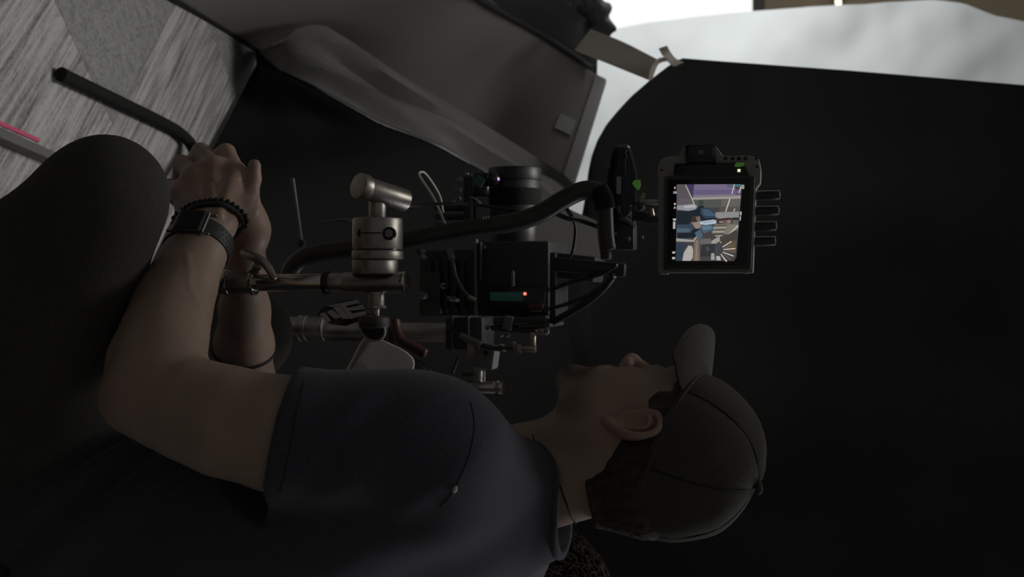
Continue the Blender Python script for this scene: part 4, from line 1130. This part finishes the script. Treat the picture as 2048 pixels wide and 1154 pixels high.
# brass right-angle connectors under the plate
cn = pcyl('connector', 1030, 697, YC - .02, 1072, 698, YC - .02, 8, M_brass, cmr, .001, 16)
pcyl('connector_nut', 1028, 697, YC - .02, 1044, 697, YC - .02, 10, M_brass, cmr, .0015, 6)
pcyl('connector_elbow', 1066, 664, YC - .02, 1066, 704, YC - .02, 6.5, M_brass, cmr, .001, 16)
pcyl('connector_body', 1076, 662, YC - .02, 1096, 664, YC - .02, 7, M_steel, cmr, .0015, 12)
for i, (x0_, x1_, yy) in enumerate(((996, 1010, 690), (980, 996, 699), (998, 1012, 701), (1024, 1032, 685))):
    pcyl('cable_ferrule', x0_, yy, YC - .03, x1_, yy + 1, YC - .03, 3, M_chrome, cmr, .0005, 10)
tube('signal_lead', [W(898, 655, YC - .02), W(925, 672, YC - .03), W(960, 690, YC - .035), W(1000, 698, YC - .03), W(1030, 698, YC - .02)], .0034, M_cable, cmr, n=6)
tube('signal_lead_sleeve', [W(921, 671, YC - .031), W(945, 682, YC - .035), W(962, 690, YC - .035)], .0052, M_grey, cmr, n=6)

# ================================================================== rear stand that carries the camera, with clamp and tube end
YR = 2.22
bx_ = W(700, 660, YR) * np.array([1, 1, 0])
rs = thing('rear_stand', bx_, 'dim steel post with couplings behind the logo plate, carrying the camera', 'stand')
cyl('lower_post', (bx_[0], YR, .09), (bx_[0], YR, W(590, 660, YR)[2]), .017, M_steel, rs)
vcyl('coupling', 578, 650, 657, YR, 24, M_steel, rs, .002)
for xx in (612, 648, 600): vcyl('ring', xx - 3, xx + 3, 657, YR, 26, M_steel, rs, .001)
vcyl('riser', 645, 900, 664, YR, 19, M_steel, rs, .001)
vcyl('black_collar', 782, 800, 664, YR, 24, M_black, rs, .002)
pbox('joint_block', 890, 965, 634, 700, YR - .03, YR + .06, M_black, rs, .004)
pbox('joint_rib', 900, 906, 632, 702, YR - .034, YR + .06, M_dgrey, rs, .001)
pbox('joint_rib', 932, 938, 632, 702, YR - .034, YR + .06, M_dgrey, rs, .001)
for k in range(3):
    a = 2 * PI * k / 3 + 1.45
    tube('leg', [(bx_[0], YR, .12), (bx_[0] + .13 * math.cos(a), YR + .13 * math.sin(a), .03), (bx_[0] + .17 * math.cos(a), YR + .17 * math.sin(a), .0115)], .011, M_steel, rs, n=4)
tube('red_handle', [W(790, 640, YR - .05), W(793, 660, YR - .055), W(802, 680, YR - .06), W(825, 693, YR - .06), W(852, 708, YR - .06)], 10 * S(800, YR), M_redhandle, rs, n=8, seg=14)

cl = thing('tube_clamp', W(960, 765, 1.97), 'grey clamp holding a short chrome tube above the man\'s shoulder', 'clamp')
YQ = 1.97
pbox('clamp_block', 946, 988, 690, 738, YQ - .01, YQ + .03, M_grey, cl, .004, roty(8))
build('clamp_hole', *lathe(W(971, 706, YQ - .0125), (0, 1, 0), cyl_prof(.004, .0035), 12), M_blackg, cl)
pbox('clamp_neck', 934, 950, 680, 728, YQ, YQ + .03, M_steel, cl, .003)
hcyl('pin', 958, 732, 768, YQ + .01, 8.5, M_steel, cl, .001)
hcyl('pin', 966, 732, 768, YQ + .012, 5, M_grey, cl, .001)
vcyl('tube', 915, 1004, 776, YQ, 13.5, M_chrome, cl, .001)
vcyl('flange', 992, 1006, 776, YQ, 15.5, M_chrome, cl, .0012)
tube('lever', [W(800, 722, YQ - .02), W(835, 735, YQ - .03), W(850, 752, YQ - .03), W(890, 776, YQ - .03), W(918, 786, YQ - .02)], [.010, .012, .0125, .012, .009], M_black, cl, n=6)
tube('lever_plate', [W(856, 743, YQ - .036), W(872, 752, YQ - .037), W(890, 763, YQ - .037), W(908, 767, YQ - .036)], [.003, .0055, .0055, .002], M_grey, cl, n=6)
tube('side_rod', [W(905, 745, YQ + .02), W(915, 715, YQ + .02)], .003, M_dgrey, cl)
tube('side_rod', [W(924, 749, YQ + .01), W(946, 749, YQ + .01)], .003, M_dgrey, cl)

# white card tucked in front of the man's chest
wcard = thing('paper_pad', W(760, 745, 1.90), 'white rounded paper card with faint ruled lines at the man\'s chest', 'paper')
pts = roundpoly([(660, 800), (725, 676), (740, 670), (768, 682), (812, 703), (830, 722), (822, 750), (795, 758), (770, 800)], 16, 5)
pprism('card', pts, 1.90, .006, M_notepaper, wcard, .0012)
for k in range(4):
    a_, b_2 = W(700 + k * 7, 728 - k * 2, 1.8992), W(738 + k * 6, 762, 1.8992)
    build('ruled_line', *sweep([a_, (a_ + b_2) / 2, b_2], .0004, 4), mat('pencil line', (.25, .25, .24), .8), wcard)
pts = roundpoly([(686, 760), (728, 678), (744, 674), (716, 716), (700, 742), (692, 760)], 5, 3)
pprism('folded_edge', pts, 1.8975, .002, mat('grey card fold', (.26, .255, .245), .8), wcard, .0004)

# plate with cut-out letter shapes
lp_ = thing('logo_plate', W(690, 620, 1.95), 'dark plate printed with big grey block letters behind the grip head', 'plate')
def q4(c): return [W(x, y, 1.95) for x, y in c]
pprism('backing', [(634, 628), (646, 612), (706, 598), (744, 632), (690, 652), (660, 648)], 1.956, .006, M_blackg, lp_, .001)
for c in ([(652, 612), (712, 600), (719, 606), (690, 612), (695, 616), (723, 610), (728, 618), (698, 622), (704, 627), (730, 622), (733, 628), (700, 638), (680, 612), (664, 614)],
          [(664, 613), (680, 611), (700, 637), (686, 638)], [(638, 627), (650, 625), (662, 642), (652, 644)], [(653, 624), (664, 619), (682, 634), (670, 638)]):
    pprism('letter', c, 1.952, .003, M_lgrey, lp_, 0)

# ================================================================== cables
cb = build('pale_cable', *sweep(catmull([W(x, y, YY) for x, y, YY in ((892, 452, 1.83), (868, 398, 1.84), (845, 362, 1.85), (838, 349, 1.86), (842, 344, 1.87), (851, 348, 1.88), (866, 368, 1.90), (880, 394, 1.92), (886, 425, 1.93))], 8), 2.6 * S(860, 1.85), 8), M_cablepale, None, True)
tag(cb, 'thin pale cable looping out above the padded arm', 'cable')
def cable(pts, r, label, mt=M_cable):
    o = build('cable', *sweep(catmull([W(*q) for q in pts], 8), r, 8), mt, None, True); tag(o, label, 'cable'); return o
cable([(808, 418, 1.78), (840, 410, 1.80), (900, 407, 1.82), (950, 409, 1.84), (1000, 417, 1.84), (1042, 424, 1.83), (1060, 430, 1.84)], .0022, 'thin black cable arching over the padded arm below the lens')
cable([(640, 445, 1.90), (670, 441, 1.86), (695, 439, 1.82), (712, 446, 1.74)], .0016, 'short thin black wire left of the clamp discs')
cable([(1108, 425, 1.86), (1135, 437, 1.88), (1165, 443, 1.90), (1192, 452, 1.90), (1204, 458, 1.88)], .0034, 'straight black lead crossing the grey card')
cable([(1134, 418, 1.86), (1144, 434, 1.90), (1151, 452, 1.92), (1150, 480, 1.94), (1145, 505, 1.96), (1138, 515, 1.98)], .0028, 'curved black wire hanging across the grey card')
cable([(1226, 552, 1.86), (1208, 575, 1.88), (1180, 600, 1.92), (1140, 625, 1.96), (1104, 645, 1.99)], .0055, 'thick black cable running from the arm to the camera base')
cable([(1232, 530, 1.86), (1200, 548, 1.90), (1150, 562, 1.95), (1105, 578, 1.985)], .0035, 'black cable above the thick one beside the camera body')
cable([(1222, 560, 1.87), (1190, 582, 1.90), (1150, 602, 1.94), (1100, 618, 1.99)], .0030, 'middle black cable of the bundle beside the camera body', mat('charcoal cable', (.035, .034, .033), .5))

# ================================================================== video transmitter behind the arm
YT = 1.88
tx = thing('video_transmitter', W(1240, 450, YT), 'slim black wireless transmitter box with label beside the monitor', 'transmitter')
pprism('case', roundpoly([(1224, 302), (1232, 292), (1254, 291), (1260, 300), (1272, 350), (1270, 440), (1226, 446), (1214, 420), (1214, 350)], 4, 3), YT, .03, M_blackg, tx, .0015)
pbox('cap', 1233, 1256, 289, 296, YT - .004, YT + .02, M_grey, tx, .0015)
pbox('front_rib', 1236, 1240, 300, 352, YT - .004, YT + .002, M_black, tx, .0006)
pbox('front_rib', 1247, 1251, 300, 352, YT - .004, YT + .002, M_black, tx, .0006)
pbox('logo', 1235, 1254, 299, 303, YT - .004, YT, M_dgrey, tx, .0004); pbox('logo', 1236, 1242, 306, 318, YT - .004, YT, M_dgrey, tx, .0004, roty(20)); pbox('logo', 1247, 1253, 306, 318, YT - .004, YT, M_dgrey, tx, .0004, roty(-20))
pbox('label_white', 1233, 1242, 353, 388, YT - .003, YT, mat('label paper', (.35, .35, .38), .6), tx, .0003)
pbox('label_blue', 1243, 1256, 354, 386, YT - .003, YT, M_bluelabel, tx, .0003)
pprism('green_light', [(1264, 366), (1270, 360), (1280, 360), (1281, 372), (1276, 380), (1268, 373)], YT - .004, .003, M_greenglow, tx, 0)
pprism('green_light', [(1280, 392), (1286, 384), (1290, 386), (1288, 396), (1282, 398)], YT - .004, .003, mat('dim green light', (.07, .12, .03), .5, emit=.10), tx, 0)
mt_ = thing('monitor_mount', W(1250, 500, YT), 'black articulated bracket and pins joining the arm to the monitor', 'bracket')
pbox('bracket', 1204, 1268, 444, 500, YT, YT + .04, M_black, mt_, .004)
pbox('bracket_arm', 1196, 1216, 390, 520, YT + .005, YT + .03, M_dgrey, mt_, .004, roty(-4))
pbox('jaw', 1236, 1262, 408, 446, YT - .008, YT + .02, M_black, mt_, .003)
tube('hook', [W(1236, 412, YT - .012), W(1238, 424, YT - .014), W(1246, 432, YT - .014), W(1256, 428, YT - .014), W(1262, 414, YT - .012)], .0026, M_dgrey, mt_, n=6)
tube('hook', [W(1240, 434, YT - .012), W(1252, 438, YT - .014), W(1262, 446, YT - .014), W(1270, 444, YT - .012)], .0026, M_grey, mt_, n=6)
pbox('teal_tag', 1210, 1230, 487, 496, YT - .004, YT, mat('teal tag', (.03, .07, .06), .5), mt_, .0006)
for (xx, yy, r) in ((1229, 467, 3), (1218, 333, 2.5), (1256, 477, 4), (1283, 474, 3.5)):
    build('screw', *lathe(W(xx, yy, YT - .008), (0, 1, 0), cyl_prof(.008, r * S(1240, YT)), 12), M_grey, mt_, True)
pcyl('mount_ring', 1276, 402, YT - .01, 1284, 420, YT - .01, 8, M_dgrey, mt_)
pcyl('mount_pin', 1272, 404, YT - .008, 1318, 405, YT - .01, 5.5, M_steel, mt_)
pcyl('mount_rod', 1268, 430, YT + .01, 1322, 440, YT + .01, 12, M_black, mt_)
pcyl('brass_stud', 1302, 417, YT - .02, 1305, 432, YT - .02, 5, M_brass, mt_)
pbox('cross_arm', 1100, 1250, 520, 548, YT + .03, YT + .05, M_black, mt_, .004, roty(5))

# ================================================================== the monitor
YM = 1.82
mon = thing('monitor', W(1412, 545, YM), 'small on-set monitor in a dark shell with four stub antennas, showing a film shot', 'monitor')
outl = [(1316, 546), (1316, 330), (1322, 318), (1335, 313), (1358, 312), (1366, 296), (1374, 291), (1430, 291), (1438, 300), (1446, 312), (1500, 311), (1518, 318), (1522, 340), (1521, 366), (1512, 376), (1506, 546)]
pprism('shell', roundpoly(outl, 4, 3), YM, .030, M_monbody, mon, .0015)
scr_frame = pprism('bezel', roundpoly([(1327, 540), (1329, 352), (1510, 352), (1502, 540)], 6, 4), YM - .006, .012, M_dgrey, mon, .0015)
pprism('glass', roundpoly([(1335, 530), (1337, 358), (1501, 358), (1494, 530)], 3, 3), YM - .0075, .004, M_blackg, mon, .0005)
pbox('foot', 1318, 1336, 540, 549, YM - .001, YM + .02, M_monbody, mon, .002); pbox('foot', 1484, 1500, 538, 547, YM - .001, YM + .02, M_monbody, mon, .002)
pprism('battery_shoe', roundpoly([(1371, 324), (1371, 289), (1430, 288), (1432, 324)], 3, 3), YM - .010, .014, M_blackg, mon, .001)
pprism('shoe_plate', roundpoly([(1376, 314), (1376, 293), (1426, 292), (1428, 314)], 2, 2), YM - .0125, .004, M_black, mon, .0006)
for dx in (1399, 1404):
    for dy in (302, 306): build('contact', *lathe(W(dx, dy, YM - .014), (0, 1, 0), cyl_prof(.002, .0011, .0002), 8), M_lgrey, mon)
for xx in (1451, 1465, 1478, 1491): build('top_hole', *lathe(W(xx, 317, YM - .0006), (0, 1, 0), cyl_prof(.004, .0026, .0003), 14), M_cord, mon)
for (xx, yy) in ((1513, 317), (1514, 333), (1323, 340)): build('screw_hole', *lathe(W(xx, yy, YM - .0006), (0, 1, 0), cyl_prof(.004, .0018, .0003), 12), M_cord, mon)
pprism('status_bar', roundpoly([(1346, 350), (1350, 327), (1488, 324), (1498, 350)], 3, 3), YM - .003, .006, M_blackg, mon, .0008)
pprism('status_lip', [(1362, 335), (1362, 333), (1470, 332), (1470, 334)], YM - .0045, .004, M_dgrey, mon, 0)
pprism('light_guide', roundpoly([(1468, 333), (1472, 325), (1488, 325), (1490, 331), (1478, 334)], 2, 2), YM - .0045, .003, M_greenglow, mon, 0)
build('status_led', *boxmesh(W(1478, 341, YM - .0045), (.0038, .002, .0038), None, .0006), M_ledgreen, mon)
for i, (yy, x0_, x1_) in enumerate(((391, 1504, 1561), (422, 1501, 1559), (453, 1500, 1554), (483, 1498, 1552))):
    an = pcyl('antenna', x0_, yy + 1, YM + .014, x1_, yy - 1, YM + .014, 9.5, M_blackm, mon, .003, 20)
    build('antenna_highlight', *boxmesh(W((x0_ + x1_) / 2 + 4, yy - 9.5, YM + .008), (.0014, .003, .030), None, .0005), M_lgrey, an)  # highlight along the antenna, put in as a light grey strip

# the picture on the screen: flat print, laid out in the monitor's own plane
def srgb(c):
    g_ = sum(c) / 3; c = [g_ + (x - g_) * .8 for x in c]
    return [((x / 255) / 12.92 if x / 255 <= .04045 else ((x / 255 + .055) / 1.055) ** 2.4) for x in c]
pic = []
def poly(c, *p): pic.append((c, p))
poly((66, 62, 64), (150, 120), (990, 118), (975, 300), (915, 1050), (885, 1102), (140, 1102))
poly((84, 78, 84), (150, 120), (262, 120), (400, 395), (390, 455), (150, 455))
poly((92, 84, 90), (185, 300), (330, 300), (370, 390), (160, 400))
poly((60, 50, 88), (262, 120), (375, 120), (355, 270), (330, 270))
poly((112, 98, 132), (375, 120), (800, 118), (800, 160), (905, 165), (900, 255), (362, 262))
poly((96, 84, 124), (365, 190), (980, 190), (975, 240), (362, 255))
poly((82, 92, 112), (795, 118), (900, 118), (890, 165), (800, 165))
poly((60, 110, 126), (900, 118), (985, 118), (980, 150), (900, 148))
poly((150, 146, 140), (352, 290), (972, 262), (970, 302), (358, 318))
poly((124, 112, 124), (362, 262), (972, 250), (972, 270), (356, 292))
poly((76, 82, 76), (370, 320), (730, 308), (725, 410), (420, 430))
poly((58, 64, 60), (430, 322), (490, 320), (485, 420), (440, 420))
poly((96, 92, 90), (725, 308), (968, 302), (962, 410), (720, 412))
poly((82, 78, 70), (700, 405), (962, 405), (955, 475), (690, 475))
poly((172, 170, 160), (258, 128), (272, 128), (385, 375), (372, 380))
poly((205, 200, 186), (884, 120), (896, 120), (864, 240), (852, 240)); poly((205, 200, 186), (968, 150), (982, 150), (954, 230), (942, 230))
poly((205, 200, 186), (826, 305), (838, 305), (784, 470), (772, 470)); poly((190, 186, 170), (890, 430), (902, 430), (886, 472), (874, 472))
poly((138, 140, 148), (152, 392), (370, 372), (412, 398), (404, 430), (360, 455), (300, 462), (152, 440))
poly((166, 168, 174), (240, 400), (370, 378), (404, 396), (390, 418), (250, 424))
poly((26, 34, 46), (150, 462), (300, 462), (400, 440), (440, 395), (500, 398), (520, 470), (660, 478), (650, 560), (470, 585), (330, 600), (300, 640), (150, 640))
poly((44, 62, 80), (455, 425), (560, 415), (645, 480), (660, 545), (520, 560), (455, 500))
poly((60, 86, 106), (480, 440), (560, 440), (640, 500), (640, 530), (500, 520))
poly((50, 66, 84), (150, 636), (340, 636), (375, 680), (330, 730), (150, 738))
poly((72, 94, 112), (152, 680), (330, 690), (310, 730), (150, 735))
poly((134, 134, 134), (646, 478), (952, 470), (945, 545), (700, 560), (648, 540))
poly((170, 188, 204), (445, 598), (620, 572), (660, 588), (655, 622), (520, 640), (450, 632))
poly((140, 160, 180), (460, 606), (600, 586), (640, 600), (500, 622))
poly((66, 94, 116), (455, 645), (630, 636), (625, 700), (500, 748), (465, 700))
poly((86, 116, 138), (470, 660), (600, 650), (590, 690), (490, 710))
poly((56, 46, 42), (345, 530), (440, 520), (455, 575), (380, 610), (330, 590))
poly((120, 96, 92), (395, 540), (448, 530), (455, 590), (420, 612)); poly((146, 122, 118), (340, 610), (440, 600), (465, 650), (440, 690), (395, 690))
poly((24, 32, 44), (160, 745), (330, 740), (370, 690), (440, 685), (450, 720), (400, 750), (395, 800), (160, 812))
poly((66, 96, 118), (380, 740), (450, 700), (480, 760), (480, 810), (420, 815))
poly((150, 150, 148), (142, 812), (360, 832), (405, 780), (408, 812), (370, 858), (145, 852))
poly((58, 42, 36), (660, 585), (700, 560), (830, 545), (865, 570), (860, 615), (800, 625), (680, 606))
poly((138, 112, 106), (690, 590), (790, 580), (845, 572), (848, 618), (790, 628), (700, 612))
poly((96, 76, 70), (740, 590), (795, 585), (795, 622), (745, 615))
poly((44, 44, 46), (862, 545), (945, 545), (942, 575), (866, 575)); poly((96, 94, 88), (866, 580), (940, 580), (938, 630), (860, 632))
poly((122, 116, 104), (640, 630), (940, 632), (930, 720), (800, 760), (610, 760), (625, 690))
for k in range(6):
    y = 645 + k * 26; poly((164, 160, 146) if k % 2 else (78, 72, 62), (600 + (k % 3) * 20, y), (800 - k * 12, y - 4), (795 - k * 12, y + 9), (600 + (k % 3) * 20, y + 12))
poly((170, 168, 158), (930, 640), (945, 660), (730, 870), (700, 870)); poly((70, 62, 54), (800, 770), (925, 690), (915, 800), (730, 900), (720, 850))
poly((96, 76, 58), (790, 880), (915, 830), (905, 1000), (780, 960))
for k in range(7):
    a = math.radians(-42 + k * 17); cx, cy = 690, 960
    poly((208, 204, 192) if k % 2 == 0 else (104, 92, 76), (cx + 60 * math.cos(a), cy + 60 * math.sin(a)), (cx + 215 * math.cos(a), cy + 170 * math.sin(a)), (cx + 212 * math.cos(a + .07), cy + 170 * math.sin(a + .07)), (cx + 58 * math.cos(a + .16), cy + 58 * math.sin(a + .16)))
poly((150, 148, 140), (590, 850), (700, 780), (705, 850), (650, 880), (600, 930)); poly((56, 66, 78), (640, 880), (705, 880), (705, 960), (640, 1040))
poly((46, 48, 52), (480, 890), (640, 880), (640, 1040), (450, 1044)); poly((100, 96, 96), (450, 820), (590, 815), (585, 885), (450, 890))
poly((66, 68, 74), (520, 920), (560, 910), (575, 960), (530, 990)); poly((150, 150, 146), (590, 1005), (630, 1000), (640, 1090), (590, 1090)); poly((170, 168, 160), (655, 1040), (705, 1040), (715, 1095), (660, 1095))
poly((44, 56, 74), (140, 870), (290, 880), (240, 960), (225, 1100), (140, 1100))
poly((172, 166, 158), (300, 905), (345, 910), (362, 960), (355, 1060), (330, 1100), (222, 1100), (240, 1000))
poly((112, 96, 82), (370, 860), (440, 800), (450, 1100), (355, 1100), (368, 980)); poly((136, 116, 98), (395, 850), (415, 830), (420, 1100), (385, 1100))
icons = [((120, 150), (134, 148), (134, 180), (120, 182)), ((106, 212), (148, 210), (148, 236), (106, 238)), ((114, 360), (138, 360), (138, 382), (114, 382)), ((110, 430), (124, 396), (138, 430)), ((102, 558), (140, 558), (140, 584), (102, 584)),
         ((104, 598), (132, 598), (130, 690), (102, 690)), ((92, 984), (130, 978), (130, 1000), (110, 1012), (92, 1000)), ((92, 1052), (130, 1052), (130, 1080), (92, 1080)), ((986, 128), (1016, 128), (1014, 176), (984, 176)), ((962, 470), (982, 470), (980, 520), (962, 515)), ((960, 530), (974, 530), (970, 584), (956, 584))]
for q in icons: poly((178, 178, 172), *q)
poly((90, 130, 136), (992, 138), (1010, 138), (1008, 166), (990, 166)); poly((12, 12, 12), (112, 218), (126, 217), (126, 232), (112, 233))
v = []; f = []; cl_ = []
for i, (c, p) in enumerate(pic):
    k0 = len(v); Yp = YM - .0077 - i * .000012
    for (x, y) in p: v.append(W(1330 + x / 6.411, 350 + y / 6.411, Yp)); cl_.append((*srgb(c), 1))
    f.append(tuple(range(k0, k0 + len(p))))
org = ORIG[mon.name]; me = bpy.data.meshes.new('screen_picture'); me.from_pydata([tuple(np.array(q) - org) for q in v], [], f); me.update()
at = me.color_attributes.new('tone', 'FLOAT_COLOR', 'POINT'); at.data.foreach_set('color', np.array(cl_).ravel()); me.materials.append(M_screen)
so = bpy.data.objects.new('screen_picture', me); col.objects.link(so); so.parent = mon
